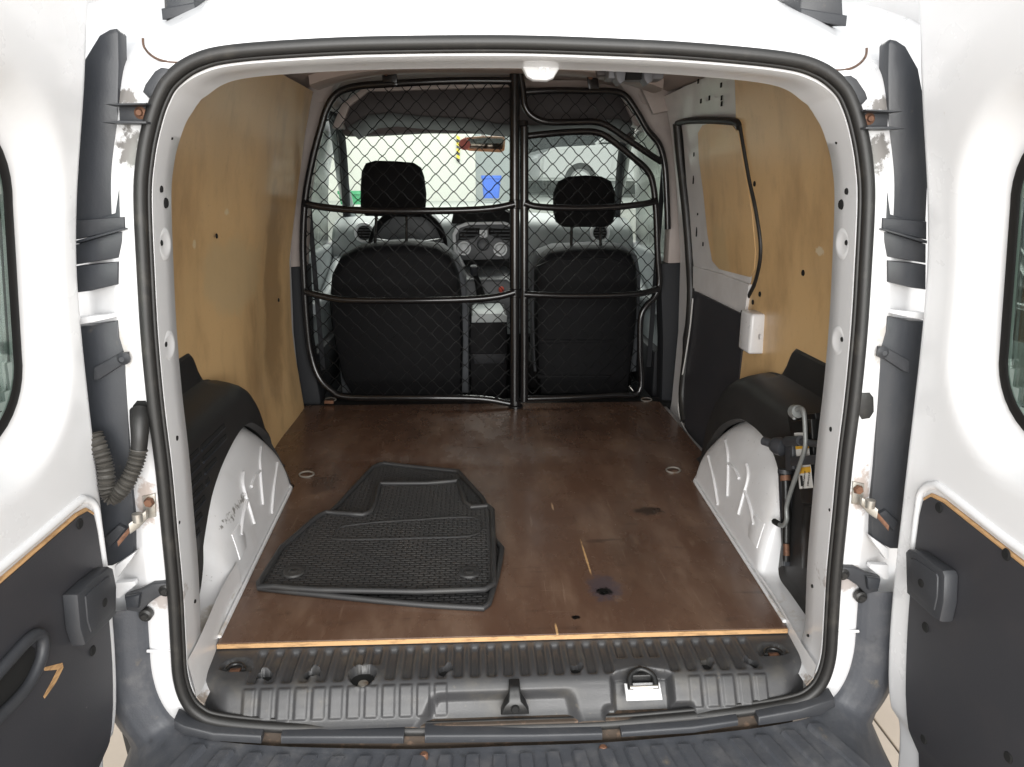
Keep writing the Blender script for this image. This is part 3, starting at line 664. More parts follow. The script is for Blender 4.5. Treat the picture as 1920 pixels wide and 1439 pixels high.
    pslab('buffer_pad', [(232, 1122), (262, 1116), (258, 1142), (236, 1140)], -.022, (0, .012, 0), lampp, la, m, .004)
    for x, y in ((311, 1106), (274, 1153)):
        lathe('buffer_bolt', sx(m, at(x, y, Y=-.008)), (0, -1, 0), [(0, .010), (.005, .010), (.007, .006), (.011, .004), (.011, -.006)], rubber, la, 16)
    pslab('white_bracket', [(215, 1094), (252, 1091), (254, 1098), (224, 1122), (215, 1122)], .0, (0, .012, 0), jamb, VAN, m, .001)
    # pillar holes and dimples
    def fl_at(px, py):
        X = -.55
        for _ in range(30):
            p = at(px, py, X=X); X = .5*X-.5*(interp(p.z, SXZ)-.0122)
        return p
    for x, y, h in ((322, 258, .009), (303, 355, .012), (312, 381, .018), (303, 456, .010), (311, 646, .010), (332, 822, .010), (336, 980, .007), (366, 1128, .008), (374, 1224, .006)):
        p = sx(m, fl_at(x, y)); lathe('pillar_hole', p, sx(m, (1, 0, -.05)), [(0, .001), (h*.42, .001), (h*.5, -.002)], blk, VAN, 10)
    for x, y in ((309, 458), (317, 650)):
        p = sx(m, fl_at(x, y)); lathe('pillar_dimple', p, sx(m, (1, -.05, -.05)), [(.0, -.0004), (.012, -.0002), (.017, .0007), (.020, .0007), (.026, -.0010)], jamb, VAN, 24)
both(lamp_parts)
# grommet on the right, hose on the left
for m in (False, True):
    P = [(248, 762), (256, 752), (272, 752), (280, 765), (280, 792), (272, 805), (256, 803), (247, 790)]
    pslab('grommet_hole', P, -.002, (0, .006, 0), rubber if m else blk, VAN, m, .002)
hp = catmull([at(x, y, Y=Y) for x, y, Y in ((263, 772, -.004), (262, 790, -.018), (262, 815, -.026), (260, 845, -.03), (252, 875, -.036), (238, 905, -.045), (220, 926, -.050), (208, 932, -.052), (201, 915, -.050), (198, 880, -.045), (190, 850, -.04), (176, 815, -.03))], 14)
Lh = len(hp); R_ = []
for i in range(Lh):
    t = i/Lh; base = .012+.003*sstep(.1, .0, t)
    R_.append(base+(.0022*math.sin(i*2*math.pi/2.6) if t > .27 else .0015*sstep(.05, .25, t)))
hp2 = []; 
cut = int(Lh*.27)
hs = tube('wiring_hose', hp[cut:], R_[cut:], hose_m, VAN, 14); tube('hose_boot', hp[:cut+2], [.016-.004*i/cut for i in range(cut+2)], rubber, hs, 14); hs['label'] = 'grey corrugated wiring hose looping into the left door'

# ---- rear doors
EZ = [(-.7, .75), (-.148, .725), (-.05, .695), (.03, .68), (.17, .668), (.39, .66), (.68, .65), (.83, .634), (1.0, .60), (1.13, .575), (1.25, .54)]
EZ = [(p.x, p.z) for p in catmull([(a, 0, b) for a, b in EZ], 6)]
TA = .0875
def dpt(u, z, t, s): return Vector((s*(interp(z, EZ)+TA*u-t), -.03-u, z))
def door_uz(px, py, s, t=0):
    X = s*.66
    for _ in range(60):
        p = at(px, py, X=X); u = -.03-p.y; X = .5*X+.5*s*(interp(p.z, EZ)+TA*u-t)
    return u, p.z
def sd_rr(u, z, cu, czz, hu, hz, r):
    a, b = abs(u-cu)-hu+r, abs(z-czz)-hz+r
    return math.hypot(max(a, 0), max(b, 0))+min(max(a, b), 0)-r
WIN = [.350, .745, .255, .212, .11]     # window: centre u, centre z, half sizes, corner radius
def door(s, label):
    WIN[0] = .350 if s < 0 else .386
    U = [-.012+.004*k for k in range(9)]+[.03+.0125*k for k in range(53)]
    Z = [-.34+.0125*k for k in range(123)]
    def tt(u, z):
        d = sd_rr(u, z, *WIN)
        t = -.040*sstep(.060, .008, d)
        t -= .026*sstep(.012, -.012, u)+.004*sstep(.020, .024, u)*sstep(.030, .026, u)
        t -= .010*sstep(1.16, 1.20, z)
        return t
    bm = bmesh.new(); V = {}
    for i, u in enumerate(U):
        for j, z in enumerate(Z):
            V[i, j] = bm.verts.new(dpt(u, z, tt(u, z), s))
    for i in range(len(U)-1):
        for j in range(len(Z)-1):
            if max(sd_rr(U[a], Z[b], *WIN) for a in (i, i+1) for b in (j, j+1)) < -.008: continue
            q = (V[i, j], V[i+1, j], V[i+1, j+1], V[i, j+1]); bm.faces.new(q if s > 0 else q[::-1])
    # outer skin
    zs = Z[::4]; us = [-.02, -.004]+[.03+.05*k for k in range(14)]; O = {}
    for i, u in enumerate(us):
        for j, z in enumerate(zs): O[i, j] = bm.verts.new(dpt(u, z, -.040-.012*sstep(-.02, .02, u), s))
    for i in range(len(us)-1):
        for j in range(len(zs)-1):
            if max(sd_rr(us[a], zs[b], *WIN) for a in (i, i+1) for b in (j, j+1)) < .005: continue
            q = (O[i, j], O[i+1, j], O[i+1, j+1], O[i, j+1]); bm.faces.new(q[::-1] if s > 0 else q)
    bmesh.ops.delete(bm, geom=[v for v in bm.verts if not v.link_faces], context='VERTS')
    D = fin('rear_door', bm, white, VAN, ang=60, recalc=False); D['label'] = label
    # hem lip down the hinge edge
    tube('door_hem', [dpt(-.014, z, -.028, s) for z in Z[::3]], .006, white, D, 8)
    grid('door_end', [[dpt(.68, z, t, s) for z in Z[::4]] for t in (-.054, -.03, .0)], white, D, thick=.003)
    tube('door_seam', [dpt(.024, z, -.0025, s) for z in Z[30::3]], .0016, greywire, D, 6)
    # window
    def ring(off, t, n=10): return [dpt(u, z, t, s) for u, z in rrect(WIN[0], WIN[1], 2*(WIN[2]+off), 2*(WIN[3]+off), max(.01, WIN[4]+off), n)]
    o1, o2, o3, o4 = ring(.003, -.036), ring(-.008, -.036), ring(-.012, -.038), ring(.003, -.044)
    bmw = bmesh.new(); RR = [[bmw.verts.new(p) for p in r] for r in (o4, o1, o2, o3)]
    for k in range(3):
        for i in range(len(o1)): bmw.faces.new((RR[k][i], RR[k][(i+1) % len(o1)], RR[k+1][(i+1) % len(o1)], RR[k+1][i]))
    fin('window_seal', bmw, frit, D)
    gl = slab('window_pane', ring(-.012, -.038), (s*.004, 0, 0), glass, D, 0)
    for k in range(11):
        z = WIN[1]-.17+.034*k
        tube('heater_line', [dpt(u, z, -.0365, s) for u in (WIN[0]-WIN[2]+.03+.02*abs(k-5)/5, WIN[0]+WIN[2]-.04)], .0007, blk, D, 4)
    return D
DL = door(-1, 'white rear door open on the side of the corrugated hose'); DR = door(1, 'white rear door open on the side of the jack')
def dslab(name, uz, s, t0, t1, mat, parent, bev=.0015):
    P = [dpt(u, z, t0, s) for u, z in uz]; return slab(name, P, (-s*(t1-t0), 0, 0), mat, parent, bev)
def trim_of(s, D):
    # outline in (u,z): rounded upper corner near the hinge, long raw edge along the top
    o = [(.036, .345), (.040, .372), (.055, .386), (.08, .388), (.26, .372), (.54, .362), (.54, -.33), (.040, -.33), (.034, -.05), (.031, .10), (.031, .25)]
    if s > 0: o = [(.062, .355), (.066, .382), (.082, .396), (.11, .398), (.28, .374), (.56, .362), (.56, -.33), (.085, -.33), (.070, -.05), (.066, .10), (.060, .25)]
    bm = bmesh.new()
    f = bm.faces.new([bm.verts.new((u, 0, z)) for u, z in o]); z = -.30
    while z < .39: bmesh.ops.bisect_plane(bm, geom=bm.verts[:]+bm.edges[:]+bm.faces[:], plane_co=(0, 0, z), plane_no=(0, 0, 1)); z += .04
    for v in bm.verts: v.co = dpt(v.co.x, v.co.z, .001, s)
    r = bmesh.ops.extrude_face_region(bm, geom=bm.faces[:])
    for v in [e for e in r['geom'] if isinstance(e, bmesh.types.BMVert)]: v.co.x -= s*.005
    T = fin('door_trim_board', bm, trimm, D, ang=35)
    # raw tan edge of the board along the top
    top = o[1:6]; pts = [dpt(u, z+.003, .003, s) for u, z in top]
    tube('raw_edge', pts, .0034, edge_tan, D, 6)
    # pressed rim in the metal around the board
    tube('door_rim', catmull([dpt(u+du, z+dz, .0, s) for (u, z), (du, dz) in zip([o[-1], o[0], o[1], o[2], o[3], o[4], o[5]], [(-.010, 0), (-.012, .004), (-.012, .012), (-.004, .018), (0, .018), (0, .018), (0, .018)])], 4), .007, white, D, 8)
    return T
TL = trim_of(-1, DL); TR = trim_of(1, DR)
def stop_block(s, D, q):
    P = [door_uz(x, y, s, .012) for x, y in q]
    b = dslab('door_stop_block', P, s, .006, .030, plast, D, .005)
    cu = sum(p[0] for p in P)/len(P); czz = sum(p[1] for p in P)/len(P)
    inner = [((u-cu)*.72+cu, (z-czz)*.72+czz) for u, z in P]
    dslab('block_face', inner, s, .028, .0325, plast, D, .003)
    lathe('block_screw', dpt(cu-.006, czz-.006, .032, s), (-s, 0, 0), [(0, .0012), (.006, .0012), (.008, .0)], blk, D, 12)
stop_block(-1, DL, [(122, 1116), (150, 1090), (185, 1063), (192, 1066), (199, 1100), (198, 1152), (180, 1172), (138, 1211), (128, 1180)])
stop_block(1, DR, [(1716, 1035), (1720, 1030), (1735, 1034), (1788, 1070), (1792, 1080), (1790, 1130), (1782, 1166), (1765, 1155), (1718, 1112)])
def dhole(s, D, q, r=.008):
    for x, y in q:
        u, z = door_uz(x, y, s, .008); lathe('trim_clip', dpt(u, z, .006, s), (-s, 0, 0), [(0, .002), (r*.75, .002), (r, .0)], blk, D, 14)
dhole(-1, DL, [(152, 982), (176, 1220)], .009); dhole(1, DR, [(1758, 952), (1884, 1040), (1733, 1176), (1730, 1386), (1888, 1420)], .009)
# grab handle recess on the left door
P = [door_uz(x, y, -1, .01) for x, y in ((-60, 1335), (-30, 1290), (20, 1232), (50, 1200), (68, 1190), (78, 1200), (74, 1235), (50, 1285), (10, 1330), (-40, 1372))]
dslab('handle_recess', [((u-.27)*.86+.27, (z-.215)*.80+.215) for u, z in P], -1, .0062, .0075, blk, DL, .0006)
tube('grab_handle', catmull([dpt(u, z, .012, -1) for u, z in P], 5, True), .0085, plast, DL, 8, True)
P2 = [door_uz(x, y, -1, .008) for x, y in ((84, 1252), (100, 1248), (119, 1243), (121, 1252), (107, 1280), (86, 1310), (84, 1306), (100, 1276), (110, 1256), (86, 1258))]
dslab('scuff', P2, -1, .0058, .0066, edge_tan, DL, 0)

# ---- roof bar feet
for pix, rk in (([(306, -8), (365, -8), (366, 24), (308, 36)], 0), ([(1500, -8), (1580, -8), (1583, 48), (1500, 34)], 1)):
    rb = empty('roof_bar_foot', at(pix[2][0], pix[2][1], Y=.12)); tag(rb, 'grey plastic roof bar foot clamped on the roof on the %s side' % ('hose' if rk == 0 else 'jack'), 'roof bar', 'roof bar feet')
    Pb = [at(x, y, Y=.12) for x, y in pix]
    slab('foot_block', Pb, (0, .10, .02), lampp, rb, .004)
    c = (Pb[2]+Pb[3])/2; slab('foot_pad', [Pb[3]+Vector((-.002, -.004, -.002)), Pb[2]+Vector((.002, -.004, -.002)), Pb[2]+Vector((.002, -.004, .014)), Pb[3]+Vector((-.002, -.004, .014))], (0, .11, .02), plast, rb, .002)

# ---- pillars beside the partition
def pil(pix, Y, d, mat, name='pillar_trim', bev=.006): return pslab(name, pix, Y, d, mat, VAN, False, bev)
pil([(556, 138), (640, 138), (618, 178), (600, 240), (588, 300), (576, 380), (572, 500), (536, 505), (545, 350), (552, 220)], 1.86, (0, .08, 0), pill_m)
pil([(530, 503), (574, 499), (580, 640), (600, 745), (604, 790), (540, 790), (540, 700)], 1.85, (0, .10, 0), darkp)
pil([(1150, 135), (1290, 128), (1290, 260), (1288, 400), (1300, 500), (1252, 500), (1256, 420), (1250, 320), (1236, 270), (1212, 238), (1190, 195), (1172, 172)], 1.86, (0, .08, 0), pill_m)
pil([(1238, 495), (1308, 492), (1305, 650), (1290, 790), (1240, 790), (1243, 640)], 1.85, (0, .10, 0), darkp)
pslab('cant_panel', [(1200, 160), (1270, 150), (1273, 205), (1225, 215)], 1.80, (0, .03, 0), pill_m, VAN, False, .008)
box('bulkhead_step', (0, 1.86, -.06), (1.56, .10, .10), blk, VAN, bev=.004)
box('cab_floor', (0, 2.5, -.22), (1.60, 1.3, .04), blk, VAN, bev=.004)
box('firewall', (0, 3.15, .15), (1.60, .04, .9), blk, VAN, bev=.004)
for s in (-1, 1):
    fd = box('front_door', (s*.80, 2.5, .20), (.05, 1.15, .76), doorin, VAN, bev=.02, seg=3)
    box('door_pocket', (s*.755, 2.35, .06), (.05, .7, .22), darkp, fd, bev=.015)
    tube('window_frame', catmull([(s*.76, 1.93, .56), (s*.745, 1.95, .9), (s*.69, 2.0, 1.12), (s*.665, 2.3, 1.17), (s*.68, 2.6, 1.10), (s*.735, 3.0, .82), (s*.76, 3.15, .62)], 6), .022, darkp, fd, 8)
    tube('arm_rest', catmull([(s*.745, 2.0, .36), (s*.73, 2.25, .38), (s*.735, 2.5, .44), (s*.75, 2.75, .50)], 5), [.03]*16, doorin, fd, 10)
    slab('door_window', [(s*.765, 1.95, .58), (s*.748, 1.97, .9), (s*.695, 2.02, 1.10), (s*.685, 2.55, 1.10), (s*.74, 3.0, .80), (s*.765, 3.1, .62)], (s*.003, 0, 0), wsglass, fd, 0)
    tube('a_pillar', catmull([(s*.66, 2.30, 1.215), (s*.70, 2.62, 1.12), (s*.745, 3.0, .88), (s*.765, 3.35, .69)], 6), .030, dashm, VAN, 10)
    tube('roof_rail', [(s*.63, 1.85, 1.22), (s*.65, 2.3, 1.22)], .05, pill_m, VAN, 10)
    # seat belt
    slab('seat_belt', [(s*.735, 1.98, .95), (s*.715, 1.98, .95), (s*.70, 2.0, .10), (s*.72, 2.0, .10)], (0, .003, 0), darkp, VAN, 0)
# headliner and overhead shelf
hl = pslab('overhead_shelf', [(636, 222), (652, 190), (690, 168), (800, 160), (960, 156), (1140, 158), (1170, 176), (1196, 236), (1160, 224), (1080, 228), (1000, 236), (930, 232), (880, 222), (800, 219), (730, 212), (690, 216), (650, 240)], 2.10, (0, .35, -.03), headd, VAN, False, .012)
pslab('headliner_edge', [(622, 240), (640, 196), (688, 160), (960, 150), (1150, 150), (1185, 176), (1215, 245), (1190, 235), (1165, 180), (1140, 166), (960, 163), (690, 172), (655, 200), (640, 240)], 2.08, (0, .10, 0), pill_m, hl, False, .004)
pslab('headliner', [(636, 240), (690, 214), (960, 212), (1150, 218), (1196, 262), (1180, 268), (1150, 254), (1050, 249), (960, 249), (800, 248), (690, 254), (645, 254)], 2.52, (0, .12, 0), head_m, VAN, False, .012)
slab('windscreen', [(-.71, 2.66, 1.13), (.71, 2.66, 1.13), (.77, 3.42, .68), (-.77, 3.42, .68)], (0, .004, .004), wsglass, VAN, 0)

# ---- dashboard
def dz_(x): return .02*math.cos(x*3.0)
prof = [(2.80, .10), (2.74, .28), (2.72, .45), (2.71, .56), (2.725, .62), (2.77, .672), (2.85, .702), (3.0, .715), (3.2, .705), (3.42, .68)]
prof = [(p.x, p.z) for p in catmull([(a, 0, b) for a, b in prof], 4)]
xs = [-.78+.03*k for k in range(53)]
dash = grid('dashboard', [[Vector((x, y+.05*(abs(x)/.78)**2-.03*math.exp(-(x/.2)**2), z+dz_(x)*sstep(.3, .7, z))) for x in xs] for y, z in prof], dashm, VAN)
for px in (683, 1125):
    c = at(px, 437, Y=2.69); ax = Vector((0, -1, .1)).normalized()
    tube('vent_ring', [c+Vector((.044*math.cos(a), 0, .044*math.sin(a))) for a in [2*math.pi*i/24 for i in range(24)]], .0085, silver, dash, 8, True)
    lathe('vent_well', c+Vector((0, .006, 0)), (0, -1, 0), [(0, 0), (.04, 0), (.042, -.02)], blk, dash)
    for k in range(-2, 3):
        h = math.sqrt(.04**2-(k*.014)**2); box('vent_slat', c+Vector((0, .0, k*.014)), (2*h, .006, .004), dashd, dash, bev=.001)
pslab('console_frame', [(848, 440), (856, 424), (875, 417), (945, 416), (968, 424), (974, 450), (970, 510), (950, 524), (890, 522), (865, 500), (850, 470)], 2.655, (0, .06, 0), silver, dash, False, .006)
pslab('console_face', [(854, 442), (862, 428), (880, 422), (945, 421), (962, 428), (968, 450), (964, 506), (946, 518), (894, 517), (871, 497), (856, 468)], 2.648, (0, .05, 0), dashd, dash, False, .005)
pslab('console_vent', [(860, 438), (872, 428), (900, 428), (900, 440), (880, 450), (860, 451)], 2.644, (0, .03, 0), blk, dash, False, .002)
pslab('console_vent', [(916, 428), (955, 430), (962, 440), (962, 452), (940, 450), (916, 440)], 2.644, (0, .03, 0), blk, dash, False, .002)
for yy in (434, 441, 447):
    for x0, x1 in ((862, 896), (920, 960)):
        a, b = at(x0, yy, Y=2.642), at(x1, yy, Y=2.642); tube('vent_slat', [a, b], .0028, dashd, dash, 6)
em = pslab('emblem_plate', [(899, 432), (914, 432), (914, 444), (908, 447), (899, 444)], 2.640, (0, .02, 0), silver, dash, False, .002)
P = [at(x, y, Y=2.637) for x, y in ((906.5, 433.5), (910, 438.5), (906.5, 443.5), (903, 438.5))]
tube('emblem_diamond', P, .0018, dashd, dash, 6, True)
for px, py, r in ((870, 466, .028), (906, 459, .032), (938, 468, .028)):
    c = at(px, py, Y=2.645); lathe('control_knob', c, (0, -1, .15), [(r*1.25, -.004), (r*1.25, .003), (r, .004), (r*.8, .022), (r*.6, .025), (0, .026)], silver if px != 906 else dashd, dash, 20)
pslab('radio', [(868, 488), (955, 486), (956, 513), (880, 514)], 2.643, (0, .03, 0), blk, dash, False, .003)
pslab('display_hood', [(846, 420), (850, 400), (862, 394), (945, 394), (962, 402), (964, 420)], 2.68, (0, .10, .01), blk, dash, False, .008)
pslab('glove_lid', [(1000, 470), (1165, 468), (1165, 520), (1000, 525)], 2.69, (0, .03, 0), dashd, dash, False, .008)
# steering wheel
sw = lathe('steering_wheel', at(765, 462, Y=2.5), (0, -1, .35), [(.075, -.01), (.072, .02), (.05, .034), (0, .038)], dashd, VAN)
c = at(765, 462, Y=2.5); ax = Vector((0, -1, .35)).normalized(); ux = Vector((1, 0, 0)); uy = ax.cross(ux)
tube('wheel_rim', [c+ux*.175*math.cos(a)+uy*.175*math.sin(a) for a in [2*math.pi*i/40 for i in range(40)]], .016, fabric, sw, 10, True)
for a in (.15, math.pi-.15, -math.pi/2): tube('wheel_spoke', [c+ux*.04*math.cos(a)+uy*.04*math.sin(a), c+ux*.17*math.cos(a)+uy*.17*math.sin(a)], .016, dashd, sw, 8)
pslab('instrument_hood', [(700, 470), (702, 425), (722, 404), (765, 397), (808, 404), (828, 425), (830, 470)], 2.70, (0, .10, .02), dashd, dash, False, .012)
# gear lever, console and button
gb = pslab('gear_console', [(846, 545), (870, 525), (950, 525), (975, 545), (980, 600), (850, 600)], 2.45, (0, .2, .05), dashd, VAN, False, .012)
tube('gear_lever', [at(903, 560, Y=2.36), at(896, 530, Y=2.38), at(890, 512, Y=2.38)], [.022, .015, .012], fabric, gb, 10)
lathe('gear_knob', at(889, 506, Y=2.37), (0, -.3, 1), [(0, -.03), (.016, -.026), (.022, 0), (.018, .018), (0, .026)], darkp, gb)
lathe('red_button', at(940, 543, Y=2.42), (0, -1, .5), [(.013, -.01), (.013, .006), (.009, .012), (0, .013)], redknob, gb)
cb = pslab('centre_box', [(884, 592), (950, 590), (952, 640), (950, 760), (884, 760), (880, 640)], 2.06, (0, .3, 0), seatshell, VAN, False, .012)
pslab('box_lid', [(884, 594), (892, 589), (942, 588), (951, 594), (951, 605), (884, 606)], 2.05, (0, .30, .0), dashm, cb, False, .006)
pslab('box_band', [(884, 664), (950, 663), (946, 682), (890, 684)], 2.052, (0, .05, 0), darkp, cb, False, .008)
# rear-view mirror and the card hanging from it
rm = pslab('rear_view_mirror', [(866, 262), (870, 258), (905, 255), (944, 256), (948, 262), (946, 282), (940, 286), (880, 283), (868, 278)], 2.78, (0, .03, 0), orange, VAN, False, .004)
pslab('mirror_face', [(870, 262), (905, 259), (942, 260), (944, 265), (942, 280), (882, 279), (871, 275)], 2.776, (0, .01, 0), mirr, rm, False, .001)
tube('mirror_stem', [at(905, 258, Y=2.80), at(906, 244, Y=2.86)], .008, darkp, rm, 8)
hc = lathe('hanging_card', at(871, 271, Y=2.74), (0, -1, 0), [(0, .003), (.026, .003), (.028, 0), (.026, -.001), (0, -.001)], redm, None, 24); tag(hc, 'round red card hanging from the rear view mirror', 'card')
tube('card_cord', [at(871, 264, Y=2.74), at(874, 256, Y=2.78)], .0015, blk, hc, 5)

# ---- seats
def seat(back, bolster, head, posts, label, grooves):
    st = pslab('seat_backrest', back, 2.02, (0, .13, .02), seatshell, VAN, False, .035); st['label'] = label
    pslab('seat_bolster', bolster, 2.09, (0, .14, .02), seatgrey, st, False, .02)
    hd = pslab('headrest', head, 2.08, (0, .10, 0), fabric, st, False, .032)
    for (x0, y0, x1, y1) in posts:
        cyl('headrest_post', at(x0, y0, Y=2.12), at(x1, y1, Y=2.12), .0065, steelb, st, 8)
        lathe('post_guide', at(x1, y1, Y=2.12), (0, 0, 1), [(.018, -.01), (.018, .008), (.012, .012), (0, .012)], darkp, st, 12)
    for q in grooves: pslab('back_moulding', q, 2.012, (0, .02, 0), seatshell, st, False, .004)
    c = at((back[0][0]+back[5][0])/2, 740, Y=2.3); box('seat_cushion', (sum(at(x, y, Y=2.02).x for x, y in back)/len(back), 2.36, .04), (.5, .52, .16), fabric, st, bev=.05, seg=3)
seat([(616, 570), (620, 520), (636, 488), (672, 468), (720, 462), (770, 461), (818, 467), (846, 484), (860, 520), (866, 570), (868, 650), (866, 748), (660, 750), (640, 715), (628, 660), (619, 610)],
     [(620, 540), (640, 486), (700, 463), (770, 459), (830, 468), (858, 490), (874, 530), (880, 600), (880, 740), (640, 740)],
     [(674, 350), (676, 322), (684, 306), (702, 301), (740, 302), (774, 305), (788, 314), (794, 332), (798, 365), (796, 398), (786, 408), (684, 406), (674, 396)],
     ((706, 398, 703, 462), (762, 398, 762, 462)), 'black driver seat in front of the steering wheel', [])
seat([(1004, 570), (1004, 515), (1012, 490), (1030, 476), (1070, 471), (1110, 469), (1160, 471), (1186, 481), (1195, 500), (1198, 540), (1196, 600), (1186, 690), (1180, 742), (1012, 745), (1006, 680), (1004, 620)],
     [(994, 560), (996, 510), (1008, 480), (1040, 468), (1110, 465), (1170, 467), (1196, 482), (1203, 520), (1195, 700), (1000, 700)],
     [(1040, 398), (1040, 362), (1050, 340), (1070, 331), (1100, 329), (1130, 331), (1148, 340), (1156, 362), (1157, 398), (1152, 418), (1138, 427), (1060, 427), (1045, 418)],
     ((1072, 425, 1071, 470), (1126, 425, 1126, 470)), 'black passenger seat without a steering wheel', ([(1012, 638), (1150, 638), (1150, 644), (1012, 645)], [(1008, 704), (1145, 704), (1145, 710), (1008, 711)], [(1006, 500), (1040, 484), (1150, 483), (1190, 500), (1186, 503), (1150, 487), (1040, 488), (1012, 503)]))

# ---- interior lamp, latch bracket
lampg = Mat('interior_lamp_grey', (.14, .145, .16), .5)
lt = box('interior_lamp', at(1188, 138, Y=.55), (.12, .06, .03), lampg, VAN, bev=.004)
for x in (1163, 1215): pslab('lamp_end', [(x-10, 124), (x+12, 123), (x+9, 152), (x, 158), (x-6, 150)], .50, (0, .05, 0), lampg, lt, False, .003)
pslab('lamp_lens', [(1172, 128), (1205, 127), (1204, 148), (1174, 149)], .51, (0, .02, 0), blk, lt, False, .003)
pslab('lamp_arm', [(1118, 130), (1152, 128), (1152, 142), (1120, 142)], .56, (0, .02, 0), headd, lt, False, .003)
pslab('lamp_arm', [(1222, 125), (1246, 122), (1248, 138), (1222, 142)], .56, (0, .02, 0), headd, lt, False, .003)
lb = pslab('upper_latch_bracket', [(968, 108), (1056, 108), (1050, 128), (1038, 147), (1026, 152), (1000, 151), (988, 144), (980, 128)], .075, (0, .02, .0), Mat('bracket_paint', (.52, .52, .52), .45), VAN, False, .005)
lathe('bracket_dimple', at(1020, 132, Y=.074), (0, -1, 0), [(.004, .0002), (.006, .0022), (.009, .0)], archw, lb, 16)
for x in (985, 1052): pslab('bracket_slot', [(x-9, 110), (x+9, 110), (x+7, 115), (x-7, 115)], .073, (0, .002, 0), blk, lb, False, 0)

# ================================================================== partition
PT = empty('mesh_partition', (0, 1.80, 0)); tag(PT, 'black tubular steel partition with diamond wire mesh behind the seats', 'partition')
def bowY(x): return 1.82-.085*max(0, 1-((x+.02)/.74)**2)
def pat(px, py, dy=0):
    Y = 1.8
    for _ in range(8): p = at(px, py, Y=Y); Y = bowY(p.x)+dy
    return p
def pt(name, pix, r=.0135, dy=0, sm=True):
    P = [pat(x, y, dy) for x, y in pix]; return tube(name, catmull(P, 5) if sm else P, r, steelb, PT, 10)
Lf = [(960, 152), (850, 152), (720, 158), (665, 163), (632, 176), (614, 202), (602, 240), (586, 300), (573, 370), (568, 450), (570, 520), (575, 600), (582, 660), (597, 706), (622, 732), (656, 745), (800, 746), (900, 748), (956, 757)]
pt('frame_tube', Lf, .0135)
pt('centre_post', [(965, 132), (965, 300), (965, 500), (965, 762)], .0195, .0, False)
pt('gate_post', [(983, 238), (983, 400), (983, 600), (983, 752)], .0165, -.006, False)
pt('cross_rail', [(568, 381), (600, 388), (660, 394), (740, 396), (860, 395), (925, 391), (965, 383)], .0135, -.022)
pt('cross_rail', [(572, 547), (600, 555), (650, 563), (760, 564), (870, 562), (930, 557), (965, 548)], .0135, -.022)
Gt = [(983, 256), (1040, 250), (1090, 247), (1120, 249), (1142, 260), (1180, 290), (1212, 318), (1224, 345), (1230, 400), (1233, 480), (1236, 530), (1228, 556), (1210, 576), (1201, 600), (1200, 660), (1199, 734), (1150, 741), (1080, 745), (983, 748)]
pt('gate_frame', Gt, .0125)
pt('gate_rail', [(983, 381), (1010, 388), (1080, 391), (1150, 389), (1205, 383), (1232, 377)], .0125, -.02)
pt('gate_rail', [(983, 552), (1060, 555), (1140, 555), (1200, 551), (1235, 541)], .0125, -.02)
TA_ = [(986, 173), (1040, 170), (1110, 171), (1152, 172), (1174, 182), (1194, 210), (1214, 244), (1236, 272), (1246, 310), (1250, 370), (1252, 430)]
TB_ = [(974, 134), (980, 165), (984, 198), (998, 218), (1026, 229), (1080, 229), (1116, 229), (1142, 238), (1180, 264), (1215, 288), (1240, 304)]
pt('upper_frame_tube', TA_, .0125); pt('upper_frame_tube', TB_, .0125, -.004)
for x, y, w_ in ((728, 142, 14), (1110, 150, 10)):
    P = [pat(x-w_, y-14, -.012), pat(x+w_, y-16, -.012), pat(x+w_+4, y+18, -.012), pat(x-w_+4, y+18, -.012)]
    b = slab('fixing_bracket', P, (0, .012, 0), steelb, PT, .004); lathe('bracket_bolt', pat(x-w_*.3, y-5, -.014), (0, -1, 0), [(0, .005), (.008, .005), (.01, 0)], rusty, b, 8)
lathe('post_foot', pat(967, 760), (0, 0, 1), [(.03, -.012), (.03, .0), (.02, .004), (.02, .02)], steelb, PT, 14)
for x, y in ((965, 383), (983, 384), (965, 549), (984, 552)): lathe('rail_collar', pat(x, y), (0, 0, 1), [(.018, -.018), (.023, -.014), (.023, .014), (.018, .018)], steelb, PT, 12)
lathe('gate_hinge', pat(980, 232), (0, 0, 1), [(.0, .014), (.02, .01), (.022, -.008), (.012, -.014)], steelb, PT, 12)
slab('foot_ring', [pat(608, 752), pat(625, 752), pat(625, 758), pat(608, 758)], (0, .02, 0), rusty, PT, .001)
def inside(p, poly):
    c = False; n = len(poly)
    for i in range(n):
        (x1, y1), (x2, y2) = poly[i], poly[(i+1) % n]
        if (y1 > p[1]) != (y2 > p[1]) and p[0] < (x2-x1)*(p[1]-y1)/(y2-y1)+x1: c = not c
    return c
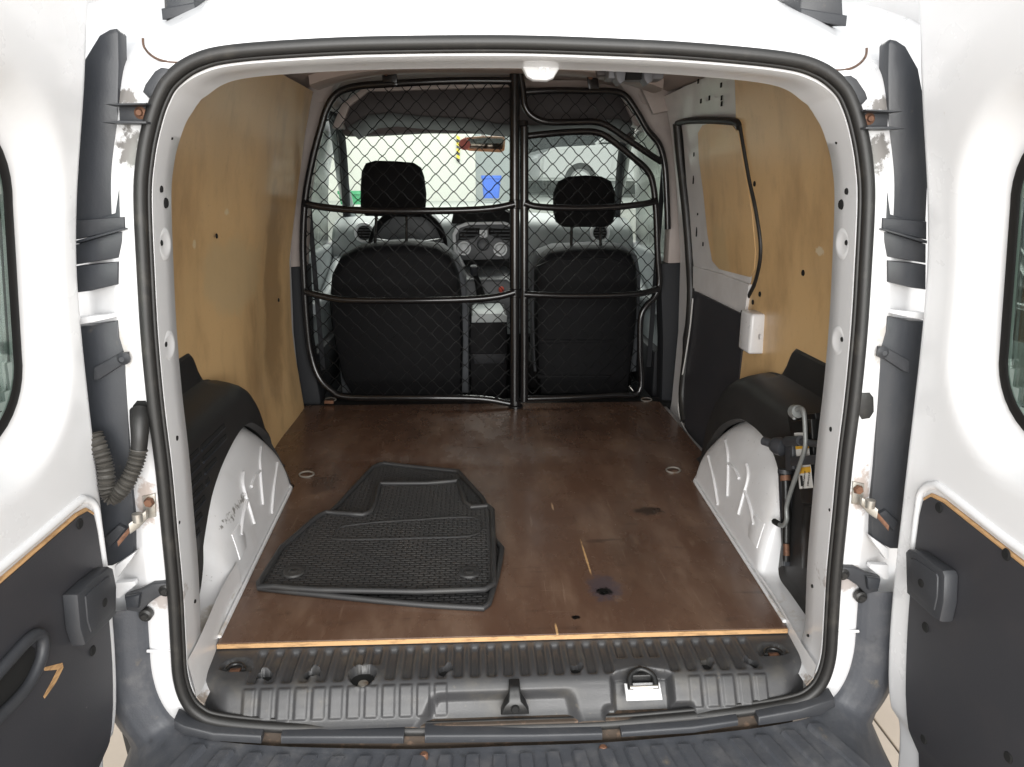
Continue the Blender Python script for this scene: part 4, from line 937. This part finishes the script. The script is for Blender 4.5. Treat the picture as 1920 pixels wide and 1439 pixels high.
def wire_mesh(name, pix, label=None, px_=.066, pz_=.064, dy=.006, phase=(0, 0)):
    poly = [(p.x, p.z) for p in (pat(x, y) for x, y in pix)]
    x0 = min(a for a, b in poly); x1 = max(a for a, b in poly); z0 = min(b for a, b in poly); z1 = max(b for a, b in poly)
    bm = bmesh.new(); hx, hz = px_/2, pz_/2
    for dr in (1, -1):
        nmax = int((x1-x0)/hx+(z1-z0)/hz)+4
        for k in range(-nmax, nmax, 2):
            # nodes of one zigzag strand; each strand runs diagonally
            run = []
            steps = int((z1-z0)/hz)+3
            for m_ in range(steps*8):
                t = m_/8; x = x0+phase[0]+dr*t*hx+k*hx; z = z0+phase[1]+t*hz
                if inside((x, z), poly):
                    q = abs((t % 1)-.5); kink = .0012*math.sin(t*math.pi*2)
                    run.append(Vector((x+kink*dr, bowY(x)+dy+dr*.0012*math.cos(math.pi*t), z-kink)))
                else:
                    if len(run) > 2: bm_tube(bm, run[::2]+[run[-1]], .0021, 4, caps=False)
                    run = []
            if len(run) > 2: bm_tube(bm, run[::2]+[run[-1]], .0021, 4, caps=False)
    o = fin(name, bm, wire_m, PT, True, 80, recalc=False); o['kind'] = 'stuff'; return o
wire_mesh('wire_mesh', Lf); wire_mesh('gate_wire_mesh', Gt, phase=(.01, .02))
wire_mesh('upper_wire_mesh', TA_+[(1240, 304), (1215, 288), (1180, 264), (1142, 238), (1116, 229), (1026, 229), (998, 218), (986, 195)], phase=(.02, .01))

# ================================================================== rubber mats
def mat_thing(pix, z0, label, lift, eyes, pad, turn=None):
    P = [at(x, y, Z=z0) for x, y in pix]; c = sum(P, Vector())/len(P)
    R = empty('floor_mat', Vector((c.x, c.y, z0))); tag(R, label, 'floor mat', 'rubber car mats on the cargo floor')
    def zz(p): return z0+lift(p.x, p.y)
    bm = bmesh.new(); f = bm.faces.new([bm.verts.new((p.x, p.y, 0)) for p in P])
    y0 = min(p.y for p in P); y1 = max(p.y for p in P); xa = min(p.x for p in P); xb = max(p.x for p in P); y = y0+.02
    while y < y1: bmesh.ops.bisect_plane(bm, geom=bm.verts[:]+bm.edges[:]+bm.faces[:], plane_co=(0, y, 0), plane_no=(0, 1, 0)); y += .03
    x = xa+.02
    while x < xb: bmesh.ops.bisect_plane(bm, geom=bm.verts[:]+bm.edges[:]+bm.faces[:], plane_co=(x, 0, 0), plane_no=(1, 0, 0)); x += .04
    bmesh.ops.triangulate(bm, faces=[f for f in bm.faces if len(f.verts) > 4])
    for v in bm.verts: v.co.z = zz(v.co)+.004
    r = bmesh.ops.extrude_face_region(bm, geom=bm.faces[:])
    for v in [e for e in r['geom'] if isinstance(e, bmesh.types.BMVert)]: v.co.z -= .004
    fin('mat_sheet', bm, rubmat, R, ang=50)
    B = []
    for i in range(len(P)):
        a, b = P[i], P[(i+1) % len(P)]; n = max(1, int((b-a).length/.03))
        for k in range(n): q = a.lerp(b, k/n); B.append(Vector((q.x, q.y, zz(q)+.0075)))
    tube('raised_rim', B, .0068, rubrim, R, 8, True)
    for x, y in eyes:
        q = at(x, y, Z=z0); q.z = zz(q)+.0045; lathe('fixing_eyelet', q, (0, 0, 1), [(.026, 0), (.024, .004), (.017, .0055), (.012, .004), (.009, .0055), (0, .0055)], rubrim, R, 20)
        box('eyelet_slot', q+Vector((0, 0, .0056)), (.014, .006, .001), blk, R, bev=.0003)
    if pad:
        Q = [at(x, y, Z=z0) for x, y in pad]; tube('heel_pad_edge', catmull([Vector((q.x, q.y, zz(q)+.0045)) for q in Q], 5, True), .0022, rubrim, R, 6, True)
    return R
mat_thing([(712, 877), (720, 875), (859, 889), (868, 900), (904, 940), (915, 960), (926, 1016), (941, 1034), (938, 1055), (931, 1089), (916, 1138), (906, 1146), (800, 1139), (704, 1131), (560, 1118), (487, 1110), (486, 1100), (560, 1020), (633, 956), (700, 882)], .0005,
          'black rubber car mat lying underneath the other, pointed far end showing', lambda x, y: .002*math.sin(x*9)+.003*sstep(.5, .9, y), [], None)
mat_thing([(488, 1108), (491, 1096), (528, 1035), (563, 1006), (594, 979), (612, 970), (680, 975), (694, 970), (702, 956), (712, 913), (740, 913), (800, 913), (859, 909), (866, 930), (873, 950), (884, 959), (915, 956), (923, 964), (925, 1030), (925, 1104), (908, 1114), (785, 1118), (600, 1115)], .0095,
          'black rubber car mat on top with a stepped far edge and two eyelets', lambda x, y: .003+.004*sstep(.28, .2, y)*sstep(-.3, 0, x)+.004*(.5+.5*math.sin(y*14+x*4))*sstep(.2, .5, y), [(551, 1080), (880, 1080)],
          [(628, 1012), (640, 996), (700, 988), (760, 984), (890, 978), (893, 1010), (800, 1016), (640, 1018)])

# ================================================================== jack in its holder
JX = .636
JK = empty('scissor_jack', at(1490, 1110, X=JX)); tag(JK, 'black car jack with grey crank clipped upright beside the wheel arch', 'jack')
def ja(x, y, dx=0): return at(x, y, X=JX+dx)
def js(name, pix, d, mat, dx=0, bev=.002): return slab(name, [ja(x, y, dx) for x, y in pix], (d, 0, 0), mat, JK, bev)
js('holder_plate', [(1459, 880), (1463, 876), (1490, 868), (1476, 780), (1528, 775), (1540, 900), (1535, 1040), (1512, 1100), (1503, 1140), (1496, 1072), (1466, 1070), (1464, 1060)], .03, jackblk, .022, .003)
js('jack_arm', [(1482, 790), (1520, 786), (1528, 900), (1520, 945), (1502, 945), (1492, 880)], .018, jackblk, .006, .004)
js('jack_arm', [(1504, 950), (1526, 948), (1522, 1030), (1510, 1090), (1504, 1092), (1500, 1020)], .016, jackblk, .008, .004)
js('jack_channel', [(1458, 884), (1464, 882), (1470, 1062), (1466, 1062)], .03, lampp, -.004, .002)
tube('jack_screw', [ja(1473, 882, .004), ja(1475, 960, .004), ja(1474, 1052, .004)], .0095, jackblk, JK, 12)
tube('screw_collar', [ja(1472, 892, .002), ja(1473, 902, .002)], .012, rusty, JK, 12)
tube('screw_collar', [ja(1472, 880, .002), ja(1472, 888, .002)], .016, plast, JK, 12)
tube('screw_tip', [ja(1474, 1020, .0), ja(1475, 1042, .0)], .007, rusty, JK, 10)
tube('jack_crank', catmull([ja(x, y, -.012) for x, y in ((1489, 786), (1491, 772), (1499, 766), (1507, 773), (1510, 813), (1509, 842), (1498, 877), (1484, 918), (1475, 950), (1475, 975), (1468, 986), (1459, 982))], 6), .0050, jackgrey, JK, 10)
tube('crank_grip', [ja(1462, 984, -.012), ja(1452, 978, -.012)], .0068, blk, JK, 10)
lathe('crank_hook', ja(1493, 772, -.008), (0, -1, .3), [(0, .012), (.014, .010), (.015, -.01), (0, -.012)], jackgrey, JK, 14)
lathe('clamp_knob', ja(1458, 836, -.012), (-.5, .9, 0), [(0, -.022), (.010, -.022), (.020, -.016), (.021, .0), (.016, .012), (.010, .016), (.010, .04), (0, .04)], plast, JK, 14)
js('clamp_post', [(1470, 824), (1484, 822), (1486, 880), (1472, 884)], .02, plast, -.006, .003)
js('clamp_strap', [(1480, 857), (1540, 852), (1540, 870), (1482, 874)], .006, plast, -.010, .002)
tube('clamp_bolt', [ja(1476, 828, -.006), ja(1502, 827, -.006)], .0115, plast, JK, 12)
tube('clamp_bolt', [ja(1500, 828, -.004), ja(1540, 834, -.004)], .0075, plast, JK, 10)
js('jack_label', [(1489, 812), (1513, 811), (1524, 915), (1499, 917)], .0008, labelw, -.0005, 0)
js('label_band', [(1491, 832), (1515, 831), (1516, 841), (1492, 843)], .0008, labely, -.0012, 0)
js('label_band', [(1497, 878), (1519, 875), (1520, 886), (1498, 889)], .0008, labely, -.0012, 0)
def jtext(s, px, py, size):
    c = ja(px, py, -.0022); tilt = math.radians(-5)
    Rm = Matrix(((0, 0, -1), (0, 1, 0), (1, 0, 0))).to_4x4()      # text x -> up, text y -> forward, facing the bay
    text_mesh('label_print', s, size, Matrix.Translation(c) @ Rm, ink, JK, .0002)
jtext('WARNING', 1507.5, 901, .0085); jtext('VEHICLE', 1516, 899, .0085)
for k in range(5): js('label_line', [(1500+.9*k, 892), (1500.5+.9*k, 892), (1502.2+.9*k, 912), (1501.7+.9*k, 912)], .0005, ink, -.0022, 0)

# ================================================================== beyond the windscreen and the side glass
def bin_(name, c, w_, h, mat, label):
    R = empty(name, c); tag(R, label, 'bin')
    c = Vector(c); rows = []
    for k, (f, z) in enumerate(((.80, 0), (.82, .02), (.97, h-.04), (1.06, h-.035), (1.06, h), (.94, h), (.78, .04))):
        rows.append([c+Vector((x*f, y*f, z)) for x, y in rrect(0, 0, w_, w_*.9, w_*.12, 3)])
    grid('bin_body', rows, mat, R, closed=True); box('bin_base', c+Vector((0, 0, .03)), (w_*.76, w_*.68, .03), mat, R, bev=.004)
bin_('waste_bin', at(921, 372, Y=8.6)*1, .24, .275, blue, 'blue plastic waste bin standing in front of the grey column')
bin_('waste_crate', at(664, 396, Y=7.6), .30, .22, green, 'green plastic container low in front of the pale wall')
hz = empty('hazard_strip', at(859, 300, Y=9.42)); tag(hz, 'yellow and black striped strip on the pale wall corner', 'tape')
for k in range(8):
    y0 = 254+6*k
    slab('stripe', [at(856, y0, Y=9.42), at(862, y0+3, Y=9.42), at(862, y0+9, Y=9.42), at(856, y0+6, Y=9.42)], (0, .01, 0), yel if k % 2 == 0 else ink, hz, 0)
for nm, pix, m_, lb_ in (('orange_barrier', [(1040, 306), (1056, 303), (1060, 318), (1044, 322)], redm, 'small orange barrier beyond the windscreen above the white car'), ('yellow_panel', [(1120, 296), (1142, 276), (1160, 280), (1158, 300), (1128, 306)], yel, 'yellow panel beyond the windscreen above the white car bonnet')):
    R = empty(nm, at(pix[0][0], 388, Y=16.5)); tag(R, lb_, 'panel'); R.location.z = PZ
    slab('panel', [at(x, y, Y=16.5) for x, y in pix], (0, .08, 0), m_, R, .01)
    c = at((pix[0][0]+pix[2][0])/2, 300, Y=16.56); cyl('post', (c.x, c.y, PZ), c, .03, colm, R, 8)
def car(loc, rot, mat, label, L=4.0, W=1.7, H=1.45):
    R = empty('parked_car', loc); tag(R, label, 'car')
    T = Matrix.Translation(loc) @ Matrix.Rotation(rot, 4, 'Z')
    def loft(prof, w0, w1, zmid, m, name):
        # prof: side outline (y,z); the section narrows above zmid
        def wx(z): return w0 if z < zmid else w0+(w1-w0)*(z-zmid)/max(1e-6, H-zmid)
        bm = bmesh.new(); Lr = len(prof)
        A = [bm.verts.new(T @ Vector((-wx(z)/2, y, z))) for y, z in prof]; B = [bm.verts.new(T @ Vector((wx(z)/2, y, z))) for y, z in prof]
        bm.faces.new(A); bm.faces.new(B[::-1])
        for i in range(Lr): bm.faces.new((A[i], A[(i+1) % Lr], B[(i+1) % Lr], B[i]))
        bmesh.ops.recalc_face_normals(bm, faces=bm.faces)
        bmesh.ops.bevel(bm, geom=bm.edges[:], offset=.05, segments=3, affect='EDGES', clamp_overlap=True)
        return fin(name, bm, m, R, ang=45)
    loft([(-L/2, .3), (-L/2+.02, .75), (-L/2+.25, .88), (-.6, .95), (L/2-.25, .98), (L/2, .85), (L/2, .3)], W, W*.9, .9, mat, 'car_body')
    loft([(-1.0, .93), (-.35, H-.05), (.2, H), (1.2, H-.03), (L/2-.2, .95)], W*.92, W*.72, .93, mat, 'car_cabin')
    loft([(-.93, .95), (-.36, H-.11), (.2, H-.07), (1.15, H-.10), (1.55, .97)], W*.935, W*.75, .95, card, 'car_side_window')
    loft([(-1.03, .95), (-.42, H-.1), (-.36, H-.1), (-.9, .95)], W*.84, W*.66, .95, card, 'car_windscreen')
    for sx_ in (-1, 1):
        for y in (-L*.31, L*.31):
            c = T @ Vector((sx_*(W/2-.09), y, .31)); ax = T.to_3x3() @ Vector((sx_, 0, 0))
            wh = lathe('car_wheel', c, ax, [(.20, -.09), (.30, -.09), (.315, -.06), (.315, .08), (.29, .105), (.20, .10)], tyre_m, R); lathe('wheel_rim', c, ax, [(0, .085), (.06, .09), (.10, .07), (.19, .10), (.205, .09)], rim_m, wh)
        c = T @ Vector((sx_*W*.36, -L/2+.04, .68)); lathe('headlight', c, T.to_3x3() @ Vector((0, -1, .2)), [(.10, -.05), (.10, .01), (.06, .03), (0, .035)], rim_m, R, 14)
car((3.05, 14.0, PZ), math.radians(-82), carw, 'white car parked beyond the windscreen on the passenger side')
car((3.3, 3.4, GZ), math.radians(8), card, 'dark car parked beside the van on the jack side')
car((-3.9, 3.9, GZ), math.radians(-6), carw, 'white car parked beside the van on the hose side')

# ---- wheels that carry the van
for s in (-1, 1):
    for y in (.52, 3.2):
        c = (s*.74, y, GZ+.31); wh = lathe('wheel', c, (s, 0, 0), [(.18, -.09), (.295, -.09), (.31, -.06), (.31, .06), (.295, .085), (.19, .08)], tyre_m, VAN); lathe('wheel_rim', c, (s, 0, 0), [(0, .06), (.08, .06), (.18, .085), (.195, .075)], rim_m, wh)
    slab('side_skirt', [(s*.86, .95, -.40), (s*.86, 2.75, -.40), (s*.84, 2.75, -.02), (s*.84, .95, -.02)], (-s*.04, 0, 0), white, VAN, .01)

# dark board with white print behind the glass of the hose-side door
BX = -2.9
sb = empty('sign_board', at(0, 450, X=BX)); sb.location.z = GZ; tag(sb, 'dark board with white print seen through the rear door window', 'sign')
slab('board', [at(x, y, X=BX) for x, y in ((-70, 428), (26, 430), (26, 470), (-70, 472))], (-.02, 0, 0), card, sb, .002)
c = at(2, 446, X=BX+.003); text_mesh('board_print', '500 g', .05, Matrix.Translation(c) @ Matrix(((0, 0, 1), (1, 0, 0), (0, 1, 0))).to_4x4(), labelw, sb)
p = at(-20, 470, X=BX-.03); cyl('board_post', (p.x, p.y, GZ), (p.x, p.y, p.z+.05), .02, colm, sb, 8)

car((1.9, 17.0, PZ), math.radians(-100), card, 'dark car parked beyond the windscreen behind the white car')
